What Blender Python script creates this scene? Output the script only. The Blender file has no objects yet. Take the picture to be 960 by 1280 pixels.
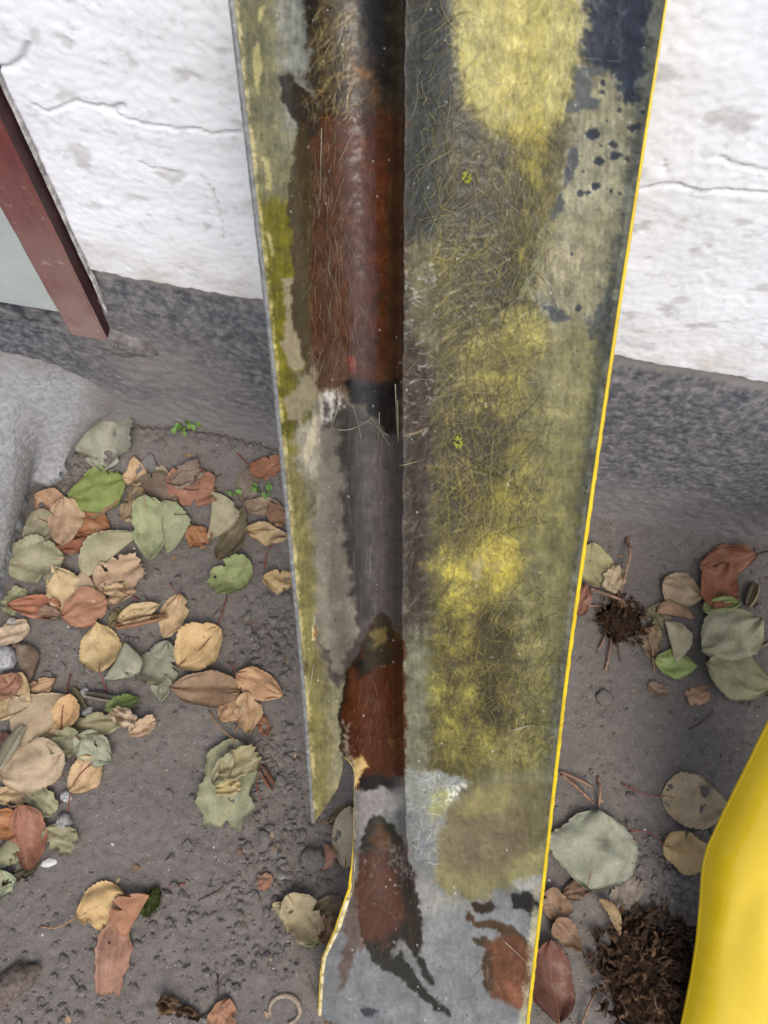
import bpy, math, random
import numpy as np
from mathutils import Vector, Matrix

random.seed(7)
scene = bpy.context.scene
R_ = math.radians

# ---------------------------------------------------------------- camera
H = 1.30                      # camera height above the soil
F_PX = 1035.0                 # focal length in photograph pixels (960 x 1280)
TILT = R_(20.0)               # optical axis away from straight down, towards the wall
ROLL = R_(9.4)
Fw = Vector((0, math.sin(TILT), -math.cos(TILT)))
U0 = Vector((0, math.cos(TILT), math.sin(TILT)))
R0 = Vector((1, 0, 0))
CX = math.cos(ROLL) * R0 + math.sin(ROLL) * U0
CY = math.cos(ROLL) * U0 - math.sin(ROLL) * R0
EYE = Vector((0, 0, H))
cd = bpy.data.cameras.new('camera')
cam = bpy.data.objects.new('camera', cd)
scene.collection.objects.link(cam)
cam.matrix_world = Matrix(((CX.x, CY.x, -Fw.x, EYE.x), (CX.y, CY.y, -Fw.y, EYE.y), (CX.z, CY.z, -Fw.z, EYE.z), (0, 0, 0, 1)))
cd.sensor_fit = 'VERTICAL'
cd.sensor_height = 36.0
cd.lens = F_PX / 1280 * 36
cd.clip_start = 0.02
cd.clip_end = 400
cd.dof.use_dof = True
cd.dof.focus_distance = 0.86
cd.dof.aperture_fstop = cd.lens / 2.2
scene.camera = cam

# ---------------------------------------------------------------- light
world = bpy.data.worlds.new('World'); scene.world = world
world.use_nodes = True
nt = world.node_tree; nt.nodes.clear()
sky = nt.nodes.new('ShaderNodeTexSky'); sky.sky_type = 'NISHITA'; sky.sun_disc = False
SUN_EL, SUN_AZ = R_(54), R_(158)          # azimuth clockwise from +Y
sky.sun_elevation = SUN_EL; sky.sun_rotation = SUN_AZ
sky.air_density = 0.9; sky.dust_density = 3.5; sky.ozone_density = 0.4
bg = nt.nodes.new('ShaderNodeBackground'); bg.inputs['Strength'].default_value = 0.15
wo = nt.nodes.new('ShaderNodeOutputWorld')
nt.links.new(sky.outputs[0], bg.inputs[0]); nt.links.new(bg.outputs[0], wo.inputs[0])
sl = bpy.data.lights.new('sun', 'SUN'); sl.energy = 1.5; sl.angle = R_(38); sl.color = (1.0, 0.97, 0.94)
so = bpy.data.objects.new('sun', sl); scene.collection.objects.link(so)
sd = Vector((math.sin(SUN_AZ) * math.cos(SUN_EL), math.cos(SUN_AZ) * math.cos(SUN_EL), math.sin(SUN_EL)))
so.rotation_euler = sd.to_track_quat('Z', 'Y').to_euler()
so.location = sd * 5

vs = scene.view_settings
vs.view_transform = 'Standard'; vs.look = 'None'; vs.gamma = 1.0; vs.use_curve_mapping = False
vs.exposure = 0.32
scene.render.engine = 'CYCLES'
scene.cycles.use_denoising = True
scene.cycles.max_bounces = 6
scene.cycles.diffuse_bounces = 3

# ---------------------------------------------------------------- helpers
E_ = np.array(EYE); CXn, CYn, FWn = np.array(CX), np.array(CY), np.array(Fw)

def ray(px, py):
    px = np.asarray(px, float); py = np.asarray(py, float)
    a = (px - 480) / F_PX; b = (640 - py) / F_PX
    return FWn + a[..., None] * CXn + b[..., None] * CYn

def on_z(px, py, z=0.0):
    r = ray(px, py); t = (z - H) / r[..., 2]
    return E_ + r * t[..., None] if r.ndim > 1 else E_ + r * t

def on_y(px, py, y):
    r = ray(px, py); t = y / r[..., 1]
    return E_ + r * t[..., None] if r.ndim > 1 else E_ + r * t

def _h(ix, iy, seed):
    n = (ix.astype(np.int64) * 374761393 + iy.astype(np.int64) * 668265263 + seed * 2147483647 * 31) & 0xFFFFFFFF
    n = ((n ^ (n >> 13)) * 1274126177) & 0xFFFFFFFF
    n = n ^ (n >> 16)
    return n.astype(np.float64) / 4294967296.0

def gn(x, y, seed=0):
    """gradient noise, about -1..1"""
    x = np.asarray(x, float); y = np.asarray(y, float)
    x0 = np.floor(x); y0 = np.floor(y); fx = x - x0; fy = y - y0
    x0 = x0.astype(np.int64); y0 = y0.astype(np.int64)
    def g(dx, dy):
        a = _h(x0 + dx, y0 + dy, seed) * 2 * math.pi
        return np.cos(a) * (fx - dx) + np.sin(a) * (fy - dy)
    u = fx * fx * fx * (fx * (fx * 6 - 15) + 10); v = fy * fy * fy * (fy * (fy * 6 - 15) + 10)
    a = g(0, 0) + u * (g(1, 0) - g(0, 0)); b = g(0, 1) + u * (g(1, 1) - g(0, 1))
    return (a + v * (b - a)) * 1.5

def fbm(x, y, oct=4, seed=0, gain=0.5):
    s = 0; a = 1.0; n = 0
    for i in range(oct):
        s = s + a * gn(x * 2 ** i, y * 2 ** i, seed + i * 17); n += a; a *= gain
    return s / n

def ss(a, b, x):
    t = np.clip((x - a) / (b - a), 0, 1)
    return t * t * (3 - 2 * t)

def lin(c):
    c = np.asarray(c, float) / 255.0
    return np.where(c <= 0.04045, c / 12.92, ((c + 0.055) / 1.055) ** 2.4)

def link(o, parent=None):
    scene.collection.objects.link(o)
    if parent is not None: o.parent = parent
    return o

def mesh_obj(name, verts, faces, mat, parent=None, smooth=True, loc=None):
    me = bpy.data.meshes.new(name)
    verts = np.asarray(verts, float)
    if loc is not None: verts = verts - np.asarray(loc)
    if isinstance(faces, np.ndarray):
        n, k = faces.shape
        me.vertices.add(len(verts)); me.vertices.foreach_set('co', verts.astype(np.float32).ravel())
        me.loops.add(n * k); me.loops.foreach_set('vertex_index', faces.astype(np.int32).ravel())
        me.polygons.add(n); me.polygons.foreach_set('loop_start', np.arange(0, n * k, k, dtype=np.int32))
        me.polygons.foreach_set('loop_total', np.full(n, k, dtype=np.int32))
        me.update(calc_edges=True)
    else:
        me.from_pydata([tuple(v) for v in verts], [], [tuple(f) for f in faces])
    me.polygons.foreach_set('use_smooth', np.full(len(me.polygons), smooth, dtype=bool))
    if mat: me.materials.append(mat)
    me.update()
    o = bpy.data.objects.new(name, me)
    if loc is not None and parent is None: o.location = loc
    return link(o, parent)

def set_col(o, cols, name='Col'):
    a = o.data.attributes.new(name, 'FLOAT_COLOR', 'POINT')
    c = np.ones((len(cols), 4), np.float32); c[:, :3] = cols
    a.data.foreach_set('color', c.ravel())

def set_f(o, vals, name):
    a = o.data.attributes.new(name, 'FLOAT', 'POINT')
    a.data.foreach_set('value', np.asarray(vals, np.float32).ravel())

def grid_faces(nr, nc):
    i = np.arange(nr - 1)[:, None] * nc + np.arange(nc - 1)[None, :]
    return np.stack([i, i + 1, i + nc + 1, i + nc], -1).reshape(-1, 4)

def empty(name, loc, label=None, cat=None, group=None):
    o = bpy.data.objects.new(name, None); o.location = loc; o.empty_display_size = 0.02
    link(o); tag(o, label, cat, group)
    return o

def tag(o, label=None, cat=None, group=None, kind=None):
    if label: o['label'] = label
    if cat: o['category'] = cat
    if group: o['group'] = group
    if kind: o['kind'] = kind
    return o

def tube(pts, rad, n=6, cap=True):
    """tapered tube through pts -> verts, faces"""
    pts = [Vector(p) for p in pts]; m = len(pts)
    if not hasattr(rad, '__len__'): rad = [rad] * m
    V = []; Fc = []
    for i, p in enumerate(pts):
        t = (pts[min(i + 1, m - 1)] - pts[max(i - 1, 0)]).normalized()
        a = t.cross(Vector((0, 0, 1)))
        if a.length < 0.05: a = t.cross(Vector((1, 0, 0)))
        a.normalize(); b = t.cross(a)
        for k in range(n):
            th = 2 * math.pi * k / n
            V.append(p + (a * math.cos(th) + b * math.sin(th)) * float(rad[i]))
    for i in range(m - 1):
        for k in range(n):
            k2 = (k + 1) % n
            Fc.append((i * n + k, i * n + k2, (i + 1) * n + k2, (i + 1) * n + k))
    if cap:
        Fc.append(tuple(range(n - 1, -1, -1))); Fc.append(tuple((m - 1) * n + k for k in range(n)))
    return V, Fc

def merge(parts):
    V = []; Fc = []
    for v, f in parts:
        o = len(V); V += list(v); Fc += [tuple(i + o for i in q) for q in f]
    return V, Fc

class Mat:
    """small node-material builder"""
    def __init__(s, name, rough=0.8, spec=0.5):
        s.m = bpy.data.materials.new(name); s.m.use_nodes = True
        s.t = s.m.node_tree; s.b = s.t.nodes['Principled BSDF']
        s.b.inputs['Roughness'].default_value = rough
        s.b.inputs['Specular IOR Level'].default_value = spec
    def n(s, kind, **kw):
        nd = s.t.nodes.new('ShaderNode' + kind)
        for k, v in kw.items():
            if k in nd.inputs: nd.inputs[k].default_value = v
            else: setattr(nd, k, v)
        return nd
    def l(s, a, b): s.t.links.new(a, b)
    def coord(s): return s.n('TexCoord').outputs['Object']
    def geo(s): return s.n('NewGeometry').outputs['Position']
    def noise(s, scale, detail=4, rough=0.6, vec=None):
        nd = s.n('TexNoise', Scale=scale, Detail=detail, Roughness=rough)
        s.l(vec if vec is not None else s.coord(), nd.inputs['Vector']); return nd.outputs['Fac']
    def ramp(s, fac, stops):
        nd = s.n('ValToRGB'); el = nd.color_ramp.elements
        while len(el) > 2: el.remove(el[-1])
        for i, (p, c) in enumerate(stops):
            e = el[i] if i < 2 else el.new(p)
            e.position = p; e.color = (*c, 1) if hasattr(c, '__len__') else (c, c, c, 1)
        s.l(fac, nd.inputs[0]); return nd.outputs[0]
    def mix(s, a, b, fac, blend='MIX'):
        nd = s.n('Mix', data_type='RGBA', blend_type=blend)
        for sock, v in ((nd.inputs[6], a), (nd.inputs[7], b), (nd.inputs[0], fac)):
            if isinstance(v, bpy.types.NodeSocket): s.l(v, sock)
            elif hasattr(v, '__len__'): sock.default_value = (*v, 1)
            else: sock.default_value = v if sock.type == 'VALUE' else (v, v, v, 1)
        return nd.outputs[2]
    def math(s, op, a, b=None):
        nd = s.n('Math', operation=op)
        for i, v in enumerate((a, b)):
            if v is None: continue
            if isinstance(v, bpy.types.NodeSocket): s.l(v, nd.inputs[i])
            else: nd.inputs[i].default_value = v
        return nd.outputs[0]
    def attr(s, name, out='Color'):
        return s.n('Attribute', attribute_name=name).outputs[out]
    def col(s, c):
        if isinstance(c, bpy.types.NodeSocket): s.l(c, s.b.inputs['Base Color'])
        else: s.b.inputs['Base Color'].default_value = (*c, 1)
        return s
    def bump(s, hgt, strength=0.5, dist=0.002):
        nd = s.n('Bump', Strength=strength, Distance=dist); s.l(hgt, nd.inputs['Height'])
        s.l(nd.outputs[0], s.b.inputs['Normal']); return s
# ---------------------------------------------------------------- soil
PL_Y = 0.520                   # foot of the plinth
def soil_base(x, y):
    """smooth shape of the ground: nearly level, banked up against the wall on the left"""
    m = 0.10 * np.exp(-((x + 0.30) / 0.20) ** 2) * ss(0.36, 0.56, y)
    m = m + 0.025 * ss(0.42, 0.54, y)
    return m + 0.006 * fbm(x * 3.1, y * 3.1, 2, 5)

CLODS = [(375, 1075, .10, .011), (352, 800, .07, .008), (330, 960, .06, .008), (60, 1250, .12, .006), (130, 800, .08, .005),
         (250, 535, .06, .012), (100, 600, .06, .010), (290, 1170, .09, .006), (330, 480, .10, .006), (840, 1090, .08, .007)]
_cl = [(on_z(a, b), r, h) for a, b, r, h in CLODS]

def soil_h(x, y):
    x = np.asarray(x, float); y = np.asarray(y, float)
    b = soil_base(x, y)
    near = ((np.abs(x) < 1.3) & (np.abs(y) < 1.0)).astype(float)
    d = 0.0036 * fbm(x * 14, y * 14, 3, 11) + 0.0022 * fbm(x * 55, y * 55, 3, 23)
    c = 0
    for p, r, h in _cl:
        c = c + h * np.exp(-(((x - p[0]) ** 2 + (y - p[1]) ** 2) / r ** 2))
    lump = fbm(x * 40, y * 40, 3, 31); lump2 = fbm(x * 95, y * 95, 2, 37)
    d = d + (0.0008 + 0.5 * c) * lump + (0.0010 + 0.16 * c) * lump2
    return b + d * near

def axis(a, b, step, far):
    inner = np.arange(a, b + step / 2, step)
    g = np.geomspace(0.02, far, 26)
    return np.concatenate([a - g[::-1], inner, b + g])

M_soil = Mat('dry_soil', 0.95, 0.25)
_p = M_soil.geo()
_n1 = M_soil.noise(7, 5, 0.65, _p); _n2 = M_soil.noise(90, 4, 0.7, _p); _n3 = M_soil.noise(420, 3, 0.7, _p)
_c = M_soil.ramp(_n1, [(0.30, (.112, .096, .080)), (0.70, (.198, .175, .152))])
_c = M_soil.mix(_c, M_soil.ramp(_n2, [(0.30, (.060, .052, .048)), (0.72, (.235, .216, .206))]), 0.42)
_c = M_soil.mix(_c, M_soil.ramp(_n3, [(0.32, (.060, .053, .047)), (0.72, (.26, .24, .22))]), 0.36)
_v = M_soil.n('TexVoronoi', Scale=210.0); M_soil.l(_p, _v.inputs['Vector'])
_spk = M_soil.math('LESS_THAN', _v.outputs['Distance'], 0.16)
_vc = M_soil.n('SeparateColor'); M_soil.l(_v.outputs['Color'], _vc.inputs[0])
_spk = M_soil.math('MULTIPLY', _spk, M_soil.math('GREATER_THAN', _vc.outputs[0], 0.93))
_c = M_soil.mix(_c, (.45, .43, .40), _spk)
M_soil.col(_c)
M_soil.bump(M_soil.math('ADD', M_soil.math('MULTIPLY', _n2, 0.7), M_soil.math('MULTIPLY', _n3, 0.45)), 0.75, 0.004)

gx = axis(-0.95, 1.05, 0.0031, 60); gy = axis(-0.46, 0.545, 0.0031, 60)
XX, YY = np.meshgrid(gx, gy)
ground = mesh_obj('ground', np.stack([XX, YY, soil_h(XX, YY)], -1).reshape(-1, 3), grid_faces(len(gy), len(gx)), M_soil.m)
tag(ground, 'bare grey-brown soil with small clods', kind='structure')

# ---------------------------------------------------------------- the building: plinth, plaster
FR_P = on_y(137, 414, 0.522)             # foot of the frame's outer back corner
FX1 = float(FR_P[0]); FZ0 = float(FR_P[2])
SEAM = 0.010                             # mortar seam beside the frame
PX0 = FX1 + SEAM                         # plaster starts here
WALL_Y = 0.525
PL_TOP = 0.484
wall = empty('building_wall', (0.4, 0.55, 0), 'whitewashed plaster wall above a dark speckled rough-cast plinth', 'wall')

def wpart(name, V, Fc, mat, smooth=True):
    o = mesh_obj(name, np.asarray(V, float) - np.array([0.4, 0.55, 0]), Fc, mat, wall, smooth); return o

M_white = Mat('old_whitewash', 0.85, 0.3)
_p = M_white.geo()
_w1 = M_white.noise(9, 6, 0.65, _p); _w2 = M_white.noise(60, 5, 0.7, _p); _w3 = M_white.noise(300, 3, 0.6, _p)
_c = M_white.ramp(_w1, [(0.30, (.66, .69, .73)), (0.58, (.83, .86, .91))])
_c = M_white.mix(_c, M_white.ramp(_w2, [(0.28, (.42, .43, .44)), (0.45, (.83, .86, .91))]), 0.45)
_c = M_white.mix(_c, M_white.attr('Col'), M_white.math('MULTIPLY', M_white.attr('Stain', 'Fac'), 1.0))
M_white.col(_c)
M_white.bump(M_white.math('ADD', M_white.math('MULTIPLY', _w2, 0.8), M_white.math('MULTIPLY', _w3, 0.35)), 0.20, 0.002)

def polydist(x, z, pts):
    d = np.full(x.shape, 9.0)
    for (ax, az), (bx, bz) in zip(pts[:-1], pts[1:]):
        dx, dz = bx - ax, bz - az
        t = np.clip(((x - ax) * dx + (z - az) * dz) / (dx * dx + dz * dz + 1e-12), 0, 1)
        d = np.minimum(d, np.hypot(x - ax - t * dx, z - az - t * dz))
    return d

def wallpx(pts):
    return [tuple(on_y(a, b, WALL_Y)[[0, 2]]) for a, b in pts]

cracks = [(wallpx([(0, 85), (14, 84), (28, 74), (35, 55)]), .0020, .006),
          (wallpx([(40, 130), (60, 140), (95, 127), (128, 136), (160, 150), (190, 158), (225, 162), (250, 161), (262, 168), (300, 165)]), .0011, .005),
          (wallpx([(128, 136), (140, 139), (151, 135)]), .0030, .008),
          (wallpx([(175, 205), (190, 211), (220, 216)]), .0010, .004),
          (wallpx([(250, 218), (266, 235), (274, 260), (280, 300)]), .0007, .003),
          (wallpx([(760, 238), (800, 236), (830, 229), (850, 231), (875, 238), (905, 236), (960, 240), (1000, 236)]), .0015, .006),
          (wallpx([(830, 229), (834, 215), (830, 200)]), .0006, .003),
          (wallpx([(770, 300), (790, 290), (810, 288)]), .0007, .002),
          (wallpx([(900, 196), (925, 206), (960, 212)]), .0012, .004)]

def wall_patch(name, x0, x1, z0, z1, step, ragged):
    xs = np.arange(x0, x1 + step / 2, step); zs = np.arange(z0, z1 + step / 2, step)
    X, Z = np.meshgrid(xs, zs)
    tz = (Z - z0) / (z1 - z0)
    if ragged:
        edge = PL_TOP + 0.010 * fbm(xs * 6, xs * 0, 3, 41) + 0.0060 * fbm(xs * 45, xs * 0 + 3, 4, 43) - 0.012 * ss(-0.05, -0.28, xs) * 0
        Z = edge[None, :] + (z1 - edge[None, :]) * tz
    lf = fbm(X * 5, Z * 7, 3, 51); mf = fbm(X * 20, Z * 34, 3, 53); hf = fbm(X * 75, Z * 75, 3, 57)
    Y = WALL_Y + 0.0045 * lf + 0.0007 * mf + 0.0004 * hf
    # trowel ridges left in the plaster, running sideways
    Y = Y - 0.0007 * fbm(X * 130, Z * 130, 2, 59)
    crk = np.zeros_like(X); stain = np.zeros_like(X); col = np.zeros(X.shape + (3,)) + 0.3
    for pts, w, dep in cracks:
        wob = 0.0018 * gn(X * 130, Z * 130, 61)
        d = polydist(X + wob, Z + 0.8 * wob, pts)
        k = np.exp(-(d / w) ** 2); Y = Y + 0.7 * dep * k; crk = np.maximum(crk, np.exp(-(d / (w * 1.15)) ** 2))
        
    # flaked-off spots where grey render shows
    fl = fbm(X * 26, Z * 32, 5, 71); f2 = ss(0.20, 0.42, fl)
    Y = Y + 0.0006 * f2
    stain = np.maximum(stain, 0.55 * f2)
    # earth splashed on the lowest hand's breadth: warm dust
    sp = np.clip(ss(PL_TOP + 0.12, PL_TOP, Z) * (0.55 + 0.9 * fbm(X * 22, Z * 22, 4, 73)), 0, 1) * 0.75
    col[:] = np.array([.42, .41, .40])
    dust = np.array([.50, .46, .40])
    m = (sp > stain)[..., None]; col = np.where(m, dust, col); stain = np.maximum(stain, sp)
    mm = (crk > stain)[..., None]; col = np.where(mm, np.array([.26, .25, .24]), col); stain = np.maximum(stain, 0.50 * crk)
    # the bottom rolls back to the plinth
    if ragged:
        Y = Y + 0.020 * np.clip(1 - tz * (z1 - PL_TOP) / 0.007, 0, 1) ** 2
    V = np.stack([X, Y, Z], -1)
    nr, nc = X.shape
    fc = grid_faces(nr, nc)
    # return edges: left side goes back into the wall
    Vl = V[:, 0, :].copy(); Vl[:, 1] += 0.03
    base = nr * nc
    a = np.arange(nr - 1)
    f2_ = np.stack([base + a, a * nc, (a + 1) * nc, base + a + 1], -1)
    allv = np.concatenate([V.reshape(-1, 3), Vl])
    o = wpart(name, allv, np.concatenate([fc, f2_]), M_white.m)
    st = np.concatenate([stain.ravel(), stain[:, 0]]); cc = np.concatenate([col.reshape(-1, 3), col[:, 0]])
    set_col(o, cc); set_f(o, st, 'Stain')
    return o

wall_patch('plaster', PX0, 0.86, PL_TOP, 1.02, 0.0022, True)
def box(x0, x1, y0, y1, z0, z1):
    V = [(x, y, z) for x in (x0, x1) for y in (y0, y1) for z in (z0, z1)]
    Fc = [(0, 1, 3, 2), (4, 6, 7, 5), (0, 4, 5, 1), (2, 3, 7, 6), (0, 2, 6, 4), (1, 5, 7, 3)]
    return V, Fc
# the rest of the wall, out of the picture
wpart('plaster', *box(PX0, 0.86, WALL_Y + 0.003, 0.80, 1.018, 2.8), M_white.m, False)
wpart('plaster', *box(0.858, 4.0, WALL_Y + 0.003, 0.80, PL_TOP, 2.8), M_white.m, False)
DOOR_W = 0.86
wpart('plaster', *box(-4.0, FX1 - DOOR_W - SEAM, WALL_Y + 0.003, 0.80, PL_TOP, 2.8), M_white.m, False)
wpart('plaster', *box(FX1 - DOOR_W - SEAM, PX0, WALL_Y + 0.003, 0.80, 2.40, 2.8), M_white.m, False)
wpart('wall_core', *box(PX0 + 0.002, 0.858, 0.556, 0.80, 0.40, 1.018), M_white.m, False)

M_pl = Mat('roughcast_plinth', 0.95, 0.12)
_p = M_pl.geo()
_a = M_pl.noise(105, 4, 0.62, _p); _b = M_pl.noise(36, 3, 0.6, _p); _d = M_pl.noise(8, 4, 0.6, _p)
_c = M_pl.ramp(_a, [(0.36, (.050, .053, .064)), (0.50, (.125, .125, .132)), (0.64, (.26, .257, .26))])
_c = M_pl.mix(_c, M_pl.ramp(_b, [(0.38, (.042, .047, .062)), (0.66, (.185, .183, .19))]), 0.42)
_c = M_pl.mix(_c, (.215, .200, .190), M_pl.math('MULTIPLY', M_pl.attr('Stain', 'Fac'), 1.0))
M_pl.col(_c)
M_pl.bump(_a, 0.32, 0.003)

xs = np.concatenate([np.linspace(-4, -0.80, 8), np.arange(-0.78, 0.90, 0.0032), np.linspace(0.92, 4, 8)])
prof = [(0.60, PL_TOP - 0.002), (0.552, PL_TOP - 0.004), (0.541, PL_TOP - 0.010), (0.534, PL_TOP - 0.030), (0.531, PL_TOP - 0.044), (0.527, PL_TOP - 0.060), (0.524, 0.36), (0.520, 0.0), (0.518, -0.12)]
zz = np.concatenate([[0.60], np.linspace(0, 1, 150)])
pt = np.array([p for p in prof]); seg = np.concatenate([[0], np.cumsum(np.hypot(*np.diff(pt, axis=0).T))])
sarr = np.linspace(0, seg[-1], 190)
py_, pz_ = np.interp(sarr, seg, pt[:, 0]), np.interp(sarr, seg, pt[:, 1])
X = np.repeat(xs[None, :], len(sarr), 0); Y = np.repeat(py_[:, None], len(xs), 1); Z = np.repeat(pz_[:, None], len(xs), 1)
on = ss(0.556, 0.540, Y) * ss(PL_TOP - .035, PL_TOP - .07, Z)
ru = fbm(X * 60, Z * 60, 3, 81); ru2 = np.abs(gn(X * 110, Z * 110, 83))
Y = Y - on * (0.0026 * ru + 0.0014 * (0.5 - ru2)) - 0.004 * fbm(X * 6, Z * 6, 2, 85)
# dust: smooth upper ledge and the dirty foot near the soil
gh = soil_base(X, np.full_like(X, PL_Y))
dust = np.clip(ss(0.22, -0.01, Z - gh + 0.06 * fbm(X * 9, Z * 9, 3, 87)), 0, 1) * 0.88
led = ss(PL_TOP - .030, PL_TOP - .020, Z + 0.012 * fbm(X * 10, Z * 10, 3, 89)) * 0.8
mor = np.exp(-(((X - FX1 - 0.06) / 0.10) ** 2 + ((Z - FZ0 + 0.09) / 0.10) ** 2)) * 1.1 * (0.8 + 0.5 * fbm(X * 25, Z * 25, 3, 90))
st = np.clip(np.maximum(np.maximum(dust, led), mor) + 0.10 * ss(0.05, 0.40, X) * (0.8 + 0.8 * fbm(X * 12, Z * 12, 3, 94)), 0, 1)
o = wpart('plinth', np.stack([X, Y, Z], -1).reshape(-1, 3), grid_faces(len(sarr), len(xs)), M_pl.m)
set_f(o, st.ravel(), 'Stain')

# mortar seam between frame and plaster
M_mort = Mat('seam_mortar', 0.95, 0.2)
_p = M_mort.geo(); _a = M_mort.noise(70, 4, 0.6, _p)
M_mort.col(M_mort.ramp(_a, [(0.35, (.24, .235, .23)), (0.65, (.62, .61, .60))])); M_mort.bump(_a, 0.8, 0.004)
zs = np.linspace(FZ0 + 0.03, 2.4, 320); cols_ = np.linspace(0, 1, 5)
X = FX1 + 0.0015 + (SEAM - 0.0045) * cols_[None, :] * (0.85 + 0.2 * fbm(zs * 18, zs * 0, 3, 91)[:, None])
Y = WALL_Y + 0.001 + 0.02 * np.abs(cols_[None, :] - 0.45) ** 2 + 0.0012 * gn(zs * 40, zs * 0 + 2, 92)[:, None]
wpart('mortar_seam', np.stack([X, Y + 0 * X, np.repeat(zs[:, None], 5, 1)], -1).reshape(-1, 3), grid_faces(320, 5), M_mort.m)

# ---------------------------------------------------------------- door frame with its white panel
M_red = Mat('worn_maroon_paint', 0.6, 0.35)
_p = M_red.geo(); _mp = M_red.n('Mapping'); _mp.inputs['Scale'].default_value = (1, 1, 0.12); M_red.l(_p, _mp.inputs[0])
_g = M_red.noise(120, 4, 0.65, _mp.outputs[0]); _q = M_red.noise(12, 4, 0.6, _p)
_c = M_red.ramp(_g, [(0.3, (.10, .024, .022)), (0.7, (.18, .052, .046))])
_sep = M_red.n('SeparateXYZ'); M_red.l(_p, _sep.inputs[0])
_lo = M_red.n('MapRange'); _lo.inputs[1].default_value = FZ0 + 0.34; _lo.inputs[2].default_value = FZ0 + 0.02; M_red.l(_sep.outputs[2], _lo.inputs[0])
_dst = M_red.math('MULTIPLY', _lo.outputs[0], M_red.ramp(_q, [(0.25, 0.25), (0.6, 1.0)]))
_c = M_red.mix(_c, (.27, .185, .165), _dst)
_ch = M_red.noise(55, 5, .7, _p); _c = M_red.mix(_c, (.34, .27, .22), M_red.math('MULTIPLY', M_red.ramp(_ch, [(.62, 0.0), (.66, 1.0)]), .7))
M_red.col(_c); M_red.bump(_g, 0.6, 0.003)
M_side = Mat('maroon_side_faces', 0.55, 0.35)  # same maroon, darker, for the side faces of the post
_p = M_side.geo(); _g = M_side.noise(40, 4, 0.6, _p)
M_side.col(M_side.ramp(_g, [(0.3, (.030, .010, .011)), (0.7, (.062, .020, .021))])); M_side.bump(_g, 0.2, 0.002)
M_pan = Mat('white_door_board', 0.5, 0.4)
_p = M_pan.geo(); _g = M_pan.noise(14, 4, 0.6, _p)
M_pan.col(M_pan.ramp(_g, [(0.3, (.33, .37, .36)), (0.7, (.44, .48, .46))]))

FRONT_Y = 0.508; FW = 0.048
door = empty('door', (FX1 - DOOR_W / 2, FRONT_Y, FZ0), 'door with a worn maroon wooden frame around a pale panel', 'door')
def dpart(name, V, Fc, mat, parent=door, smooth=False):
    return mesh_obj(name, np.asarray([tuple(v) for v in V]) - np.array(door.location), Fc, mat, parent, smooth)
def post(x0, x1):
    zs = np.linspace(FZ0, 2.40, 120); V = []; Fc = []
    for i, z in enumerate(zs):
        w = 0.0010 * float(gn(z * 9, 1.3, 5)); e = 0.0030 + 0.0010 * float(gn(z * 30, 4.2, 6))
        V += [(x0, 0.60, z), (x0, FRONT_Y + e, z), (x0 + e, FRONT_Y + w, z), (x1 - e, FRONT_Y + w, z), (x1, FRONT_Y + e, z), (x1, 0.60, z)]
    for i in range(119):
        for k in range(5):
            a = i * 6 + k; Fc.append((a, a + 1, a + 7, a + 6))
    Fc.append((0, 5, 4, 3, 2, 1)); n = 119 * 6; Fc.append((n, n + 1, n + 2, n + 3, n + 4, n + 5))
    return V, Fc
fp = dpart('frame_post', *post(FX1 - FW, FX1), M_red.m)
fp.data.materials.append(M_side.m)
for p in fp.data.polygons:
    if abs(p.normal.x) > 0.75: p.material_index = 1
dpart('frame_post', *post(FX1 - DOOR_W, FX1 - DOOR_W + FW), M_red.m)
dpart('frame_head', *box(FX1 - DOOR_W + FW - 0.002, FX1 - FW + 0.002, FRONT_Y + 0.004, 0.60, 2.33, 2.398), M_red.m)
PZ = float(on_y(40, 384, FRONT_Y + 0.006)[2])
dpart('panel', *box(FX1 - DOOR_W + FW - 0.003, FX1 - FW + 0.003, FRONT_Y + 0.006, 0.56, PZ, 2.335), M_pan.m)
M_sill = Mat('sill_cement', 0.95, 0.15)
_p = M_sill.geo(); _a = M_sill.noise(60, 4, 0.6, _p); M_sill.col(M_sill.ramp(_a, [(0.38, (.04, .044, .052)), (0.65, (.19, .185, .185))])); M_sill.bump(_a, 0.8, 0.004)
wpart('door_sill', *box(FX1 - DOOR_W - 0.002, FX1 - FW + 0.004, FRONT_Y + 0.012, 0.62, PZ - 0.05, PZ - 0.001), M_sill.m, False)

# dab of mortar at the foot of the frame
_V = []; _F = []
for i in range(10):
    for j in range(16):
        th = math.pi * i / 9; ph = 2 * math.pi * j / 16; k_ = 1 + .35 * float(gn(i * .7, j * .9, 44))
        _V.append((FX1 + 0.006 + 0.055 * k_ * math.sin(th) * math.cos(ph), 0.528 - 0.012 * k_ * math.cos(th), FZ0 - 0.030 + 0.034 * k_ * math.sin(th) * math.sin(ph)))
for i in range(9):
    for j in range(16):
        a_ = i * 16 + j; b_ = i * 16 + (j + 1) % 16; _F.append((a_, b_, b_ + 16, a_ + 16))
M_dab = Mat('grey_mortar', 0.95, 0.15); _p = M_dab.geo(); _a = M_dab.noise(60, 4, .65, _p); M_dab.col(M_dab.ramp(_a, [(.35, (.11, .10, .095)), (.68, (.24, .225, .215))])); M_dab.bump(_a, .6, .004)
wpart('mortar_dab', _V, _F, M_dab.m)

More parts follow.
